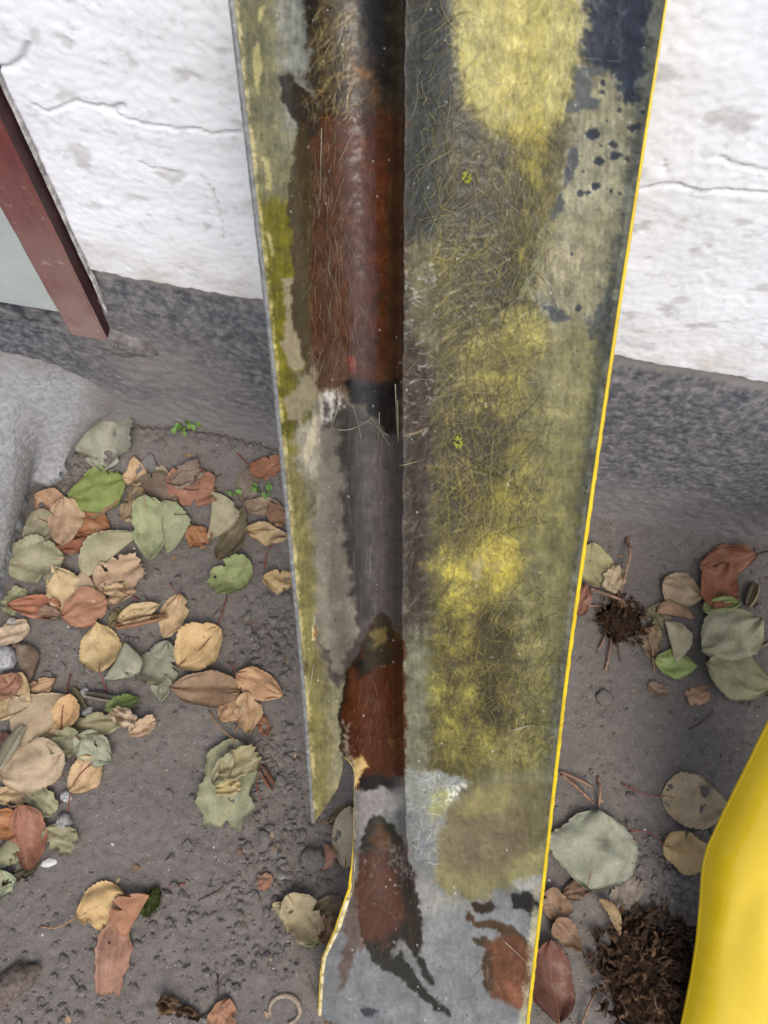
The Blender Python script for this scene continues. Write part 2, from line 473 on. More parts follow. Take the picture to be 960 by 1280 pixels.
# ---------------------------------------------------------------- concrete apron under the door, sloping to the soil
M_con = Mat('worn_concrete', 0.92, 0.25)
_p = M_con.geo()
_a = M_con.noise(10, 5, 0.65, _p); _b = M_con.noise(120, 4, 0.7, _p)
_c = M_con.ramp(_a, [(0.32, (.20, .205, .208)), (0.66, (.34, .35, .355))])
_c = M_con.mix(_c, M_con.ramp(_b, [(0.3, (.10, .10, .098)), (0.65, (.38, .385, .39))]), 0.5)
_c = M_con.mix(_c, (.20, .185, .175), M_con.attr('Stain', 'Fac'))
M_con.col(_c); M_con.bump(M_con.math('ADD', _a, M_con.math('MULTIPLY', _b, 0.9)), 0.9, 0.005)
lowp = np.array([(-330, 960), (-160, 900), (-40, 800), (-4, 742), (6, 700), (16, 668), (24, 642), (26, 612), (38, 598), (56, 604), (74, 592), (84, 568), (98, 540), (124, 518), (170, 505), (222, 498)], float)
topp = np.array([(-330, 400), (-160, 405), (-40, 424), (-10, 428), (10, 430), (22, 432), (34, 434), (48, 437), (62, 440), (80, 446), (100, 452), (118, 458), (140, 464), (164, 470), (192, 478), (226, 490)], float)
NT = 260; n_s = 90
li = np.linspace(0, len(lowp) - 1, NT); ki = np.arange(len(lowp))
lpx = np.interp(li, ki, lowp[:, 0]); lpy = np.interp(li, ki, lowp[:, 1]); tpx = np.interp(li, ki, topp[:, 0]); tpy = np.interp(li, ki, topp[:, 1])
jj = 7 * fbm(li * 1.1, li * 0, 4, 95)
LOW = on_z(lpx, lpy, 0.03)
LOW = on_z(lpx, lpy, 0.0) if False else LOW
for _ in range(4):
    zl = soil_base(LOW[:, 0], LOW[:, 1]); lip = 0.028 * ss(-0.20, -0.34, LOW[:, 0])
    r = ray(lpx, lpy); LOW = E_ + r * ((zl + lip - H) / r[:, 2])[:, None]
TOP = on_y(tpx, tpy, 0.530)
LOWS = LOW.copy()
for _ in range(60):
    LOWS[3:-3] = (LOWS[:-6] + LOWS[1:-5] + LOWS[3:-3] + LOWS[5:-1] + LOWS[6:]) / 5
JIT = (on_z(lpx + jj, lpy + 0.7 * jj, 0.03) - on_z(lpx, lpy, 0.03))
V = []
for i in range(n_s):
    if i == 0: P = LOW + JIT + np.array([0, 0.004, -0.055])
    elif i == 1: P = LOW + JIT + np.array([0, 0.000, -0.012])
    else:
        f = (i - 2) / (n_s - 3.0)
        P = LOWS + (TOP - LOWS) * f + (LOW - LOWS) * max(0, 1 - f / 0.55) ** 2 + JIT * max(0, 1 - f / 0.10) ** 2
        P[:, 2] += (TOP[:, 2] - LOWS[:, 2]) * (f ** 1.5 - f)
        P[:, 2] = np.maximum(P[:, 2], soil_base(P[:, 0], P[:, 1]) + lip * 0.9 + 0.002)
        P[:, 2] += (0.008 * fbm(P[:, 0] * 16, P[:, 1] * 16 + P[:, 2] * 9, 3, 97) + 0.0045 * fbm(P[:, 0] * 60, P[:, 1] * 60 + P[:, 2] * 30, 3, 96)) * (0.3 + 0.7 * f)
    V.append(P)
V = np.array(V)
con = mesh_obj('concrete_apron', V.reshape(-1, 3), grid_faces(n_s, NT), M_con.m, loc=(-0.42, 0.45, 0))
fr_ = np.linspace(0, 1, n_s)[:, None]
pxl = lpx[None, :] * (1 - fr_) + tpx[None, :] * fr_
stn = ss(70, 135, pxl + 45 * fbm(V[..., 0] * 16, V[..., 1] * 16 + V[..., 2] * 12, 4, 99)) * 0.96
stn = np.maximum(stn, 0.85 * ss(0.86, 1.0, fr_ + 0.10 * fbm(V[..., 0] * 18, V[..., 2] * 18, 3, 98)))
set_f(con, np.clip(stn, 0, 1).ravel(), 'Stain')
tag(con, 'pale worn concrete apron with a crumbling edge below the door', 'concrete')
# ---------------------------------------------------------------- the fibreglass body panel, inside face up, leaning on the wall
# raster of the panel's pigments with some painted shade and highlights, one cell per photograph pixel; carried to the mesh as vertex attributes
RX0, RX1, RY0, RY1 = 262, 862, -70, 1372
gx_, gy_ = np.meshgrid(np.arange(RX0, RX1, dtype=float), np.arange(RY0, RY1, dtype=float))
COL = np.zeros(gx_.shape + (3,)); HGT = np.zeros(gx_.shape); RGH = np.full(gx_.shape, 0.42)
rng = np.random.default_rng(5)

Lk = np.array([(-80, 276), (0, 285), (426, 335), (826, 374), (1029, 389), (1400, 412)], float)
Rk = np.array([(-80, 847), (0, 835), (426, 770), (826, 713), (1280, 662), (1400, 649)], float)
Ck = np.array([(-80, 506), (0, 505), (400, 503), (800, 502), (960, 503), (1060, 509), (1180, 518), (1400, 530)], float)
def kx(k, y):
    return (np.interp(y - 60, k[:, 0], k[:, 1]) + np.interp(y - 20, k[:, 0], k[:, 1]) + np.interp(y + 20, k[:, 0], k[:, 1]) + np.interp(y + 60, k[:, 0], k[:, 1])) / 4
Lx = lambda y: kx(Lk, y)
Rx = lambda y: kx(Rk, y)
Cx = lambda y: kx(Ck, y) + 1.5 * gn(np.asarray(y, float) / 26.0, np.asarray(y, float) * 0 + 7.7, 19) + 0.8 * gn(np.asarray(y, float) / 9.0, np.asarray(y, float) * 0 + 3.3, 18)
rimL = lambda y: np.interp(y, [0, 600, 1030], [7.5, 5.5, 4.0])
rimR = lambda y: np.interp(y, [0, 150, 600, 1280], [2.6, 3.8, 4.8, 4.2])

def wnoise(sc, seed, oct=4):
    return fbm(gx_ / sc, gy_ / sc, oct, seed)
NW1, NW2, NW3, NW4 = wnoise(15, 201, 2), wnoise(15, 202, 2), wnoise(30, 203, 4), wnoise(30, 204, 4)
NF = wnoise(5, 205, 3); NM = wnoise(22, 206, 4); NL = wnoise(70, 207, 3)
NV = fbm(gx_ / 4, gy_ / 40, 3, 208)          # streaks along the panel
NH = wnoise(2.2, 209, 2)

def poly(pts, soft=3.0, warp=4.0, big=0.0):
    pts = np.array(pts, float); pad = 3 * soft + 2 * warp + 2 * big + 4
    x0 = int(max(pts[:, 0].min() - pad - RX0, 0)); x1 = int(min(pts[:, 0].max() + pad - RX0, COL.shape[1]))
    y0 = int(max(pts[:, 1].min() - pad - RY0, 0)); y1 = int(min(pts[:, 1].max() + pad - RY0, COL.shape[0]))
    sl_ = (slice(y0, y1), slice(x0, x1))
    x = gx_[sl_] + warp * NW1[sl_] * 1.6 + big * NW3[sl_] * 1.8; y = gy_[sl_] + warp * NW2[sl_] * 1.6 + big * NW4[sl_] * 1.8
    ins = np.zeros(x.shape, bool); d = np.full(x.shape, 1e9)
    q = np.roll(pts, -1, 0)
    for (ax, ay), (bx, by) in zip(pts, q):
        c = ((ay > y) != (by > y)) & (x < (bx - ax) * (y - ay) / ((by - ay) or 1e-9) + ax)
        ins ^= c
        dx, dy = bx - ax, by - ay
        t = np.clip(((x - ax) * dx + (y - ay) * dy) / (dx * dx + dy * dy + 1e-9), 0, 1)
        d = np.minimum(d, np.hypot(x - ax - t * dx, y - ay - t * dy))
    sd_ = np.where(ins, d, -d)
    return sl_, ss(-soft, soft, sd_), sd_

DEFER = []
QUEUE = []
LATE = False
def paint(pts, c, soft=3.0, *a, **k):
    if soft < 3 or LATE:
        if LATE: k.setdefault('jit', .15)
        DEFER.append((pts, c, soft, a, k))
    else: paint_now(pts, c, soft, *a, **k)

def paint_now(pts, c, soft=3.0, warp=4.0, big=0.0, op=1.0, brk=0.0, nz=None, h=0.0, rough=None, jit=0.10):
    sl_, m, sd_ = poly(pts, soft, warp, big)
    n = (NM if nz is None else nz)[sl_]
    if brk > 0: m = m * ss(-brk, brk, n + 0.35 * NF[sl_] + (0.25 - 0.5 * brk))
    m = m * op
    cc = np.array(c, float)[None, None, :] * (1 + jit * NM[sl_] + jit * 0.9 * NF[sl_])[..., None]
    COL[sl_] = COL[sl_] * (1 - m[..., None]) + cc * m[..., None]
    HGT[sl_] += h * m
    if rough is not None: RGH[sl_] = RGH[sl_] * (1 - m) + rough * m

def rect(x0, y0, x1, y1): return [(x0, y0), (x1, y0), (x1, y1), (x0, y1)]

def strokes(*a, **k): QUEUE.append((a, k))

def strokes_now(pts, n, length, ang, spread, cols, alpha=0.7, curv=0.6, wid=1, h=0.0, keep=None, rough=None):
    """glass fibres, dark gaps and wet highlights laid as strokes inside a polygon"""
    pts = np.array(pts, float); x0, y0 = pts.min(0); x1, y1 = pts.max(0)
    done = 0; tries = 0
    px = rng.uniform(x0, x1, n * 4); py = rng.uniform(y0, y1, n * 4)
    ins = np.zeros(px.shape, bool); q = np.roll(pts, -1, 0)
    for (ax, ay), (bx, by) in zip(pts, q):
        ins ^= ((ay > py) != (by > py)) & (px < (bx - ax) * (py - ay) / ((by - ay) or 1e-9) + ax)
    px, py = px[ins][:n], py[ins][:n]; n = len(px)
    cols = np.array(cols, float)
    for i in range(n):
        ln = length * rng.uniform(0.35, 1.3); a0 = R_(ang + rng.normal(0, spread)); k = rng.normal(0, curv)
        m = max(int(ln * 1.4), 4); t = np.linspace(-0.5, 0.5, m); th = a0 + k * t
        dx = np.cumsum(np.cos(th)) * ln / m; dy = -np.cumsum(np.sin(th)) * ln / m
        x = px[i] + dx - dx[m // 2]; y = py[i] + dy - dy[m // 2]
        ix = (x - RX0).astype(int); iy = (y - RY0).astype(int)
        c = cols[rng.integers(len(cols))] * rng.uniform(0.8, 1.2)
        for w in range(wid):
            jx = np.clip(ix + w, 0, COL.shape[1] - 1); jy = np.clip(iy, 0, COL.shape[0] - 1)
            a = alpha * rng.uniform(0.5, 1.0) * np.sin(np.pi * (t + 0.5)) ** 0.4
            COL[jy, jx] = COL[jy, jx] * (1 - a[:, None]) + c * a[:, None]
            if h: HGT[jy, jx] = np.maximum(HGT[jy, jx], HGT[jy, jx] * 0.6 + h * rng.uniform(0.4, 1.0))
            if rough: RGH[jy, jx] = rough

def band(xa, xb, ya, yb, steps=14):
    """polygon between two x(y) curves"""
    ys = np.linspace(ya, yb, steps)
    return [(float(xa(y)), y) for y in ys] + [(float(xb(y)), y) for y in ys[::-1]]

def fx(f):
    return lambda y: Lx(y) + f * (Cx(y) - Lx(y))
def gxr(f):
    return lambda y: Cx(y) + f * (Rx(y) - Cx(y))

# base coats
COL[:] = np.array((120, 116, 98.0)) * (1 + 0.10 * NM + 0.08 * NF)[..., None]
exec_regions = True

# ---- left flange
paint(band(fx(-.1), fx(.5), -70, 270), (116, 114, 90), 8, 4)
paint(band(fx(.28), fx(.5), -70, 170), (128, 131, 122), 14, 6)
paint(band(fx(-.1), fx(.24), -70, 300), (104, 101, 62), 12, 6, brk=.5, nz=NV, op=.8)
for q in ([(316, 60), (322, 52), (328, 80), (322, 118), (317, 95)], [(326, 196), (334, 196), (341, 222), (338, 240), (332, 236), (331, 210)], [(333, 288), (338, 292), (342, 322), (337, 320)], [(322, 10), (330, 5), (329, 22), (322, 26)]):
    paint(q, (165, 158, 108), 1.5, 2, h=.25)
paint([(322, 252), (352, 250), (372, 262), (372, 345), (362, 400), (358, 450), (366, 560), (340, 600), (330, 420)], (98, 94, 18), 9, 5, big=5)
paint([(352, 345), (374, 352), (384, 400), (388, 452), (366, 466), (352, 440), (356, 395)], (142, 132, 106), 2.5, 4)
paint([(352, 500), (378, 474), (396, 452), (398, 500), (378, 522), (362, 528)], (138, 129, 104), 2.5, 4)
paint([(350, 92), (362, 90), (374, 108), (386, 118), (400, 140), (392, 172), (376, 178), (366, 146), (352, 126)], (46, 40, 32), 1.5, 3, h=-.5)
paint([(370, 150), (386, 160), (392, 250), (388, 330), (388, 470), (380, 452), (366, 402), (364, 330), (366, 300), (356, 255), (366, 215)], (66, 56, 34), 2.5, 5, h=-.4)
paint([(352, 470), (388, 430), (388, 452), (352, 500)], (90, 86, 22), 4, 4)
paint([(350, 525), (372, 505), (392, 500), (392, 520), (366, 536), (352, 560)], (88, 84, 24), 4, 4)
paint(band(fx(-.1), fx(.30), 560, 1060), (110, 105, 62), 14, 6, op=.95)
paint(band(fx(.22), fx(.62), 545, 860), (128, 122, 104), 10, 5, big=6)
paint(band(fx(.22), fx(.55), 840, 1040), (130, 126, 100), 10, 5)
paint([(392, 768), (402, 772), (398, 798), (389, 800), (390, 784)], (214, 204, 158), 1.5, 2, h=.4)
paint([(393, 782), (397, 783), (395, 796), (391, 797)], (150, 104, 40), 1, 1)
paint([(366, 560), (378, 520), (400, 494), (402, 484), (424, 482), (420, 520), (404, 560), (392, 600), (376, 590)], (150, 144, 128), 4, 4)
paint([(382, 590), (380, 560), (392, 520), (398, 520), (392, 560)], (186, 180, 150), 1.5, 2, op=.8, h=.3)
strokes(band(fx(.02), fx(.42), 0, 1000), 420, 20, 84, 10, [(160, 152, 100), (96, 90, 48), (140, 132, 100)], .30, .2)
paint(band(lambda y: Lx(y) + rimL(y) - 2, lambda y: Lx(y) + rimL(y) + 4.5, -70, 1040, 40), (188, 178, 130), 1.2, 1.5, brk=.5, nz=NM, op=.9, h=.25)
paint(band(lambda y: Lx(y) + rimL(y) - 2, lambda y: Lx(y) + rimL(y) + 13, 640, 1040, 40), (150, 141, 84), 4, 4, brk=.45, nz=NF, op=.6)

# ---- channel, top: straw and black
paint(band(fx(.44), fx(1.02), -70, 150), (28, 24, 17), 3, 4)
paint([(398, -70), (470, -70), (468, 60), (446, 150), (396, 146), (388, 60)], (86, 74, 46), 5, 6, brk=.35, nz=NV, op=.8)
paint([(390, -70), (448, -70), (440, 40), (432, 100), (402, 110)], (116, 104, 70), 3, 5, brk=.35, nz=NV, op=.7)
paint([(436, 62), (470, 66), (484, 110), (480, 142), (440, 142)], (118, 78, 42), 6, 5, op=.8, brk=.5)
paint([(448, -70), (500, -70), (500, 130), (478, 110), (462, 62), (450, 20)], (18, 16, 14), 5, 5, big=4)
paint([(486, -70), (505, -70), (505, 150), (488, 140)], (52, 48, 32), 4, 3, op=.8)
strokes([(388, 20), (440, 20), (440, 150), (384, 150)], 120, 34, 76, 22, [(176, 160, 112), (150, 132, 84), (40, 34, 24), (64, 52, 34)], .75, 1.0, h=.35)
strokes([(384, 90), (452, 90), (452, 150), (376, 160)], 70, 24, 40, 45, [(170, 138, 84), (52, 40, 28)], .7, 1.6, h=.35)
# ---- channel: brown gelcoat
brown = band(lambda y: 384 + 0 * y, fx(1.02), 140, 486)
paint(brown, (64, 32, 11), 3, 3, rough=.26)
paint(band(lambda y: 384 + .02 * y, lambda y: 432 + 0 * y, 148, 486), (80, 58, 44), 12, 5, op=.8)  # grey fuzz, plus the groove's grey sheen painted on its left
paint(band(lambda y: 440 + 0 * y, lambda y: 492 + 0 * y, 160, 400), (76, 37, 10), 10, 6, op=.7)
paint([(384, 440), (432, 440), (440, 470), (430, 490), (398, 490)], (96, 74, 60), 6, 4, op=.8)
paint(band(lambda y: 484 + 0 * y, fx(1.02), 130, 520), (60, 44, 26), 6, 3, op=.8)
strokes(band(lambda y: 386 + 0 * y, lambda y: 470 + 0 * y, 150, 470), 520, 42, 86, 16, [(128, 100, 86), (108, 76, 60), (150, 128, 114), (56, 26, 14)], .24, .5)
strokes(band(lambda y: 386 + 0 * y, lambda y: 432 + 0 * y, 240, 480), 260, 30, 80, 22, [(144, 124, 114), (120, 94, 82)], .26, .6, h=.10)
paint([(432, 446), (444, 444), (446, 464), (438, 468)], (104, 44, 34), 2, 2)
paint([(438, 142), (446, 150), (443, 152)], (180, 170, 160), 1, 1)
LATE = True
# ---- black rim below it, then grey resin with the groove's shading painted in
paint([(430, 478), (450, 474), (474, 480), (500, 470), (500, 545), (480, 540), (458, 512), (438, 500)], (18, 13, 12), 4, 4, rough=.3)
grey_ch = [(404, 500), (430, 500), (456, 512), (482, 542), (505, 548), (505, 800), (484, 786), (470, 770), (462, 800), (440, 830), (420, 860), (396, 800)]
paint(grey_ch, (72, 66, 62), 3, 4)
paint([(400, 540), (424, 520), (430, 600), (434, 700), (446, 790), (424, 850), (392, 780)], (124, 119, 106), 3.5, 5, big=4)  # lighter left slope, its light put into the colour
paint([(420, 520), (440, 506), (462, 520), (466, 640), (462, 780), (440, 760), (432, 680)], (56, 52, 49), 6, 6, op=.8)
paint([(456, 560), (480, 560), (486, 760), (468, 770)], (84, 76, 72), 9, 9, op=.6, big=6)
strokes(band(fx(.35), fx(.95), 520, 780), 200, 40, 89, 6, [(150, 146, 140), (54, 50, 50), (120, 112, 106)], .25, .2)
paint([(404, 486), (424, 484), (426, 510), (412, 530), (400, 524)], (212, 210, 200), 3, 3, op=.85, nz=NV, brk=.3, h=.3)
# ---- second brown reach
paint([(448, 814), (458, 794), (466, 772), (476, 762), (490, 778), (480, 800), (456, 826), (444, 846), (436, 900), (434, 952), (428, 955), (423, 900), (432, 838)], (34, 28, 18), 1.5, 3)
paint([(464, 778), (474, 768), (486, 782), (505, 800), (505, 986), (440, 986), (432, 950), (428, 900), (436, 838), (448, 822)], (66, 33, 11), 2.2, 3, rough=.26)
paint([(452, 806), (474, 766), (488, 780), (494, 822), (470, 836), (452, 840)], (44, 36, 22), 2.9, 4)
paint([(462, 790), (480, 784), (484, 800), (466, 812)], (128, 112, 60), 2.9, 3, op=.7)
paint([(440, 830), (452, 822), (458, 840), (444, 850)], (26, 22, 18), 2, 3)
paint([(440, 840), (462, 840), (460, 960), (440, 940), (432, 900)], (82, 50, 36), 2.9, 6, op=.6, big=6)
paint(band(lambda y: 488 + 0 * y, fx(1.03), 800, 960), (62, 36, 18), 2.9, 6, op=.6)
paint([(428, 900), (434, 900), (440, 940), (452, 960), (440, 975), (430, 950)], (176, 170, 160), 3, 4, op=.7, brk=.3, nz=NF, h=.2)
strokes([(436, 850), (500, 850), (500, 950), (440, 950)], 150, 26, 84, 18, [(140, 84, 56), (160, 110, 84), (60, 30, 18)], .3, .5)
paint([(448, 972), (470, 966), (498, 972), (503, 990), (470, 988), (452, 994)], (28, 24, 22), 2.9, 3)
paint([(440, 946), (452, 944), (460, 958), (452, 962), (447, 980), (441, 980)], (196, 170, 110), 1.5, 3, h=.5)
# ---- lower end
low_all = [(438, 988), (505, 985), (514, 1030), (548, 1110), (680, 1110), (700, 1372), (380, 1372), (385, 1190), (420, 1140), (434, 1080)]
paint(low_all, (112, 114, 112), 4, 4, rough=.30)
paint([(446, 990), (478, 984), (498, 992), (503, 1015), (480, 1012), (462, 1030), (446, 1050)], (138, 134, 130), 2, 3)
paint([(508, 1060), (548, 1112), (610, 1120), (600, 1160), (540, 1180), (520, 1120)], (142, 142, 134), 12, 6, op=.8)
paint([(530, 1150), (600, 1130), (660, 1130), (690, 1372), (520, 1372)], (124, 127, 128), 14, 6, op=.8)
paint([(398, 1200), (440, 1180), (480, 1210), (540, 1280), (540, 1372), (396, 1372)], (122, 126, 127), 12, 6, op=.8)
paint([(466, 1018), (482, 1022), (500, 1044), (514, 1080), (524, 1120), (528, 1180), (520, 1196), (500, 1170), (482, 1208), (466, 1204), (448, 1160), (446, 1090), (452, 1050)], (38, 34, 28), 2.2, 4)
paint([(448, 1070), (480, 1060), (500, 1100), (506, 1150), (480, 1176), (452, 1180), (442, 1130)], (76, 47, 34), 9, 5, rough=.34)
paint([(472, 1030), (486, 1040), (490, 1062), (470, 1062), (460, 1050)], (98, 66, 40), 6, 4, op=.7)
paint([(482, 1050), (512, 1060), (522, 1090), (506, 1100), (488, 1080)], (124, 120, 114), 4, 4, brk=.4, nz=NF, op=.7)
paint([(440, 1120), (448, 1180), (430, 1230), (424, 1242), (422, 1212), (434, 1176), (428, 1150)], (90, 78, 72), 3, 4)
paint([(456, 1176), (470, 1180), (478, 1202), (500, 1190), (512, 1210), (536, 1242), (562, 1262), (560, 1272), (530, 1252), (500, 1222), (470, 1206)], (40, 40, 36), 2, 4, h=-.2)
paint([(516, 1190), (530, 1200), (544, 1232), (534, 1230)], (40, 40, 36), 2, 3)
paint([(450, 1262), (458, 1258), (474, 1264), (466, 1272), (452, 1270)], (56, 60, 70), 2, 3)
paint([(586, 1126), (600, 1130), (612, 1122), (620, 1136), (604, 1142), (592, 1140)], (52, 44, 34), 1.5, 3)
paint([(586, 1136), (592, 1152), (612, 1150), (640, 1156), (660, 1176), (664, 1196), (640, 1180), (618, 1160), (596, 1160), (582, 1150)], (72, 56, 40), 1.5, 3)
paint([(588, 1172), (610, 1172), (618, 1184), (604, 1184)], (62, 52, 40), 2, 3)
paint([(608, 1176), (640, 1166), (664, 1186), (668, 1260), (650, 1262), (612, 1246), (604, 1210)], (100, 66, 46), 4, 4, rough=.22)
paint([(604, 1190), (616, 1186), (616, 1240), (606, 1240)], (62, 50, 38), 2.5, 4, op=.8)
paint([(628, 1226), (650, 1232), (658, 1262), (640, 1258)], (146, 96, 72), 5, 4, op=.7)
paint([(636, 1118), (660, 1112), (672, 1130), (672, 1150), (654, 1136), (640, 1134)], (36, 36, 34), 1.5, 3)
strokes([(404, 1200), (600, 1180), (660, 1372), (400, 1372)], 150, 26, 70, 30, [(150, 156, 160), (104, 106, 108)], .3, .6)
strokes([(446, 1060), (520, 1060), (524, 1190), (446, 1190)], 34, 6, 20, 60, [(215, 218, 220), (160, 155, 150)], .6, .4)  # short pale strokes, wet glints painted in
strokes([(446, 1050), (520, 1050), (524, 1190), (446, 1190)], 160, 26, 75, 22, [(120, 82, 66), (60, 36, 26), (140, 120, 108)], .3, .5)
strokes([(606, 1180), (664, 1180), (664, 1256), (608, 1244)], 90, 20, 70, 30, [(150, 100, 74), (80, 46, 30), (176, 150, 132)], .35, .5)

LATE = False
# ---- wide face: strip along the ridge
paint(band(fx(1.0), gxr(.20), -70, 300), (56, 55, 48), 3, 4)
paint(band(gxr(.06), gxr(.24), 120, 330), (66, 64, 48), 14, 8, op=.7)
paint(band(fx(1.0), gxr(.18), 290, 820), (66, 58, 50), 3, 4)  # brown-grey strip, the slope's shade painted into it
paint([(508, 300), (540, 290), (572, 340), (560, 400), (540, 450), (512, 420)], (106, 102, 76), 6, 6, op=.9)
paint(band(fx(1.0), gxr(.20), 790, 965), (112, 113, 92), 8, 5)
# wide face: base olive
paint(band(gxr(.15), gxr(1.0), -70, 980), (82, 77, 46), 8, 5)
paint(band(gxr(.52), gxr(1.0), 380, 980), (106, 103, 68), 22, 8, op=.95)
# dark tangle down the middle
paint([(516, 0), (560, 20), (572, 120), (600, 160), (640, 175), (660, 250), (640, 390), (580, 400), (556, 300), (530, 170)], (58, 55, 38), 10, 8, op=.95)
paint([(520, 10), (566, 10), (566, 110), (548, 150), (544, 280), (520, 290), (512, 160)], (48, 50, 48), 8, 6, op=.85)
paint([(560, 480), (640, 520), (640, 600), (590, 650), (552, 640), (548, 540)], (60, 54, 36), 14, 8, op=.95)
paint([(560, 770), (640, 760), (672, 850), (640, 930), (580, 900), (556, 830)], (68, 61, 38), 16, 8, op=.9)
# yellow mats
ym1 = [(566, -70), (722, -70), (726, 30), (716, 90), (708, 130), (690, 160), (650, 176), (612, 160), (580, 124), (568, 60)]
paint(ym1, (166, 158, 92), 4, 6, big=5, h=.9, rough=.6)
paint([(690, -70), (738, -70), (736, 40), (716, 80), (700, 140), (680, 150)], (168, 163, 112), 10, 5, op=.8)
paint([(576, 0), (606, 10), (612, 120), (618, 158), (596, 140), (578, 90)], (152, 150, 96), 10, 6, op=.7)
paint([(628, 150), (690, 150), (680, 230), (650, 220)], (160, 148, 60), 12, 8, brk=.4, nz=NM, op=.85)
ym2 = [(576, 440), (600, 404), (640, 388), (676, 392), (686, 430), (664, 470), (640, 520), (600, 524), (578, 500)]
paint(ym2, (146, 138, 66), 9, 8, big=8, h=.6, op=.75, brk=.55)
paint([(632, 384), (672, 386), (680, 420), (650, 430)], (172, 164, 92), 8, 5, op=.8)
ym3 = [(548, 680), (566, 690), (590, 672), (620, 664), (654, 676), (660, 710), (640, 740), (610, 756), (570, 770), (550, 730), (540, 700)]
paint([(640, 560), (690, 560), (700, 660), (660, 700), (600, 660), (600, 620)], (138, 130, 50), 16, 8, brk=.5, op=.85)
paint(ym3, (162, 152, 66), 8, 8, big=10, h=.6, rough=.6)
HC = poly(ym3, 8, 8, 10); HGT[HC[0]] += HC[1] * (1.1 * NM[HC[0]] + 0.8 * NF[HC[0]])
paint(ym3, (112, 104, 62), 3, 8, big=6, op=.8, brk=.25, nz=-NM)
paint([(600, 690), (640, 682), (650, 704), (624, 716), (602, 708)], (176, 162, 84), 2, 5, op=.7, brk=.4, h=.5)
paint([(586, 700), (600, 690), (606, 716), (596, 730), (588, 716)], (140, 130, 104), 2, 4, op=.7, brk=.3)
paint([(606, 704), (628, 698), (626, 716), (612, 720)], (146, 134, 76), 2, 3, op=.8, h=-.6)
paint([(598, 684), (630, 672), (654, 680), (650, 712), (620, 724), (594, 708)], (178, 162, 70), 4, 5, op=.7, h=.8)
paint([(542, 740), (580, 760), (600, 800), (570, 830), (544, 800)], (148, 139, 58), 10, 8, brk=.5, op=.7)
paint([(540, 820), (580, 810), (600, 830), (600, 900), (640, 930), (600, 960), (550, 956), (536, 900)], (146, 140, 64), 12, 8, brk=.55, op=.7)
paint([(620, 920), (680, 900), (690, 960), (630, 964)], (146, 138, 78), 14, 8, op=.6)
# pale resin on the right
pale = [(724, 110), (760, 80), (800, 120), (790, 200), (768, 380), (740, 420), (690, 412), (664, 360), (676, 300), (700, 230), (712, 150)]
paint(pale, (138, 135, 106), 8, 8, big=6, rough=.35)
paint([(716, 170), (770, 140), (786, 200), (764, 260), (716, 270), (704, 230)], (146, 144, 118), 10, 6, op=.8)
paint([(670, 300), (740, 300), (748, 390), (690, 400), (662, 360)], (150, 141, 112), 12, 8, brk=.5, op=.8)
paint(band(gxr(.66), gxr(.92), 430, 940), (124, 121, 82), 18, 8, op=.7)
paint([(690, 400), (740, 400), (736, 520), (700, 560), (670, 500)], (134, 130, 92), 16, 8, op=.8)
# navy resin, dark spots
navy = (43, 48, 56)
paint([(738, -70), (818, -70), (812, 60), (804, 118), (792, 130), (776, 124), (766, 90), (742, 84), (722, 68), (732, 30)], navy, 3, 5, rough=.22)
paint([(740, -60), (766, -60), (760, 60), (744, 62)], (62, 70, 76), 6, 4, op=.7)
paint([(776, -60), (782, -60), (776, 70), (770, 70)], (104, 112, 116), 3, 3, op=.7, brk=.3, nz=NV)
paint([(716, 80), (738, 84), (756, 84), (754, 92), (740, 98), (736, 118), (752, 124), (748, 134), (720, 138), (706, 142), (706, 132), (720, 124)], (84, 88, 84), 2, 4, rough=.25, h=.4)
for (x, y, r) in [(753, 103, 3.5), (752, 115, 3), (773, 137, 3), (766, 180, 4.5), (768, 194, 6.5), (748, 201, 6), (741, 167, 8), (744, 232, 5), (725, 241, 4.5), (735, 240, 3), (763, 239, 2.2), (774, 241, 2.4), (784, 198, 3), (795, 190, 2.5), (789, 160, 5), (796, 158, 5), (802, 140, 3), (580, 310, 3), (714, 317, 2), (723, 385, 4), (750, 182, 2), (757, 150, 1.6), (729, 214, 1.6)]:
    a = np.linspace(0, 2 * np.pi, 9)[:-1]
    paint([(x + 1.2 * r * math.cos(t) * (1 + .3 * math.sin(3 * t + x)), y + r * math.sin(t)) for t in a], (54, 57, 62), 1.2, 1.2, h=-.5, rough=.3)
paint([(712, 184), (723, 182), (722, 204), (712, 224), (704, 236), (706, 212)], (70, 72, 76), 2, 3)
paint([(702, 240), (706, 252), (696, 274), (682, 280), (690, 262)], (74, 78, 74), 2, 3)
paint([(672, 290), (680, 300), (680, 322), (664, 350), (652, 374), (646, 372), (660, 340), (668, 322)], (122, 126, 92), 1.5, 2, h=.5)
paint([(648, 308), (655, 312), (652, 328), (647, 326)], (128, 124, 48), 1, 1.5, h=.4)
paint([(668, 366), (690, 372), (700, 398), (680, 394)], (110, 116, 112), 3, 4, op=.8)
paint([(676, 380), (700, 384), (714, 400), (690, 400)], (52, 58, 66), 2, 4, op=.8)
paint([(726, 396), (760, 384), (764, 420), (736, 420)], (60, 66, 74), 3, 5, brk=.3, nz=NV)
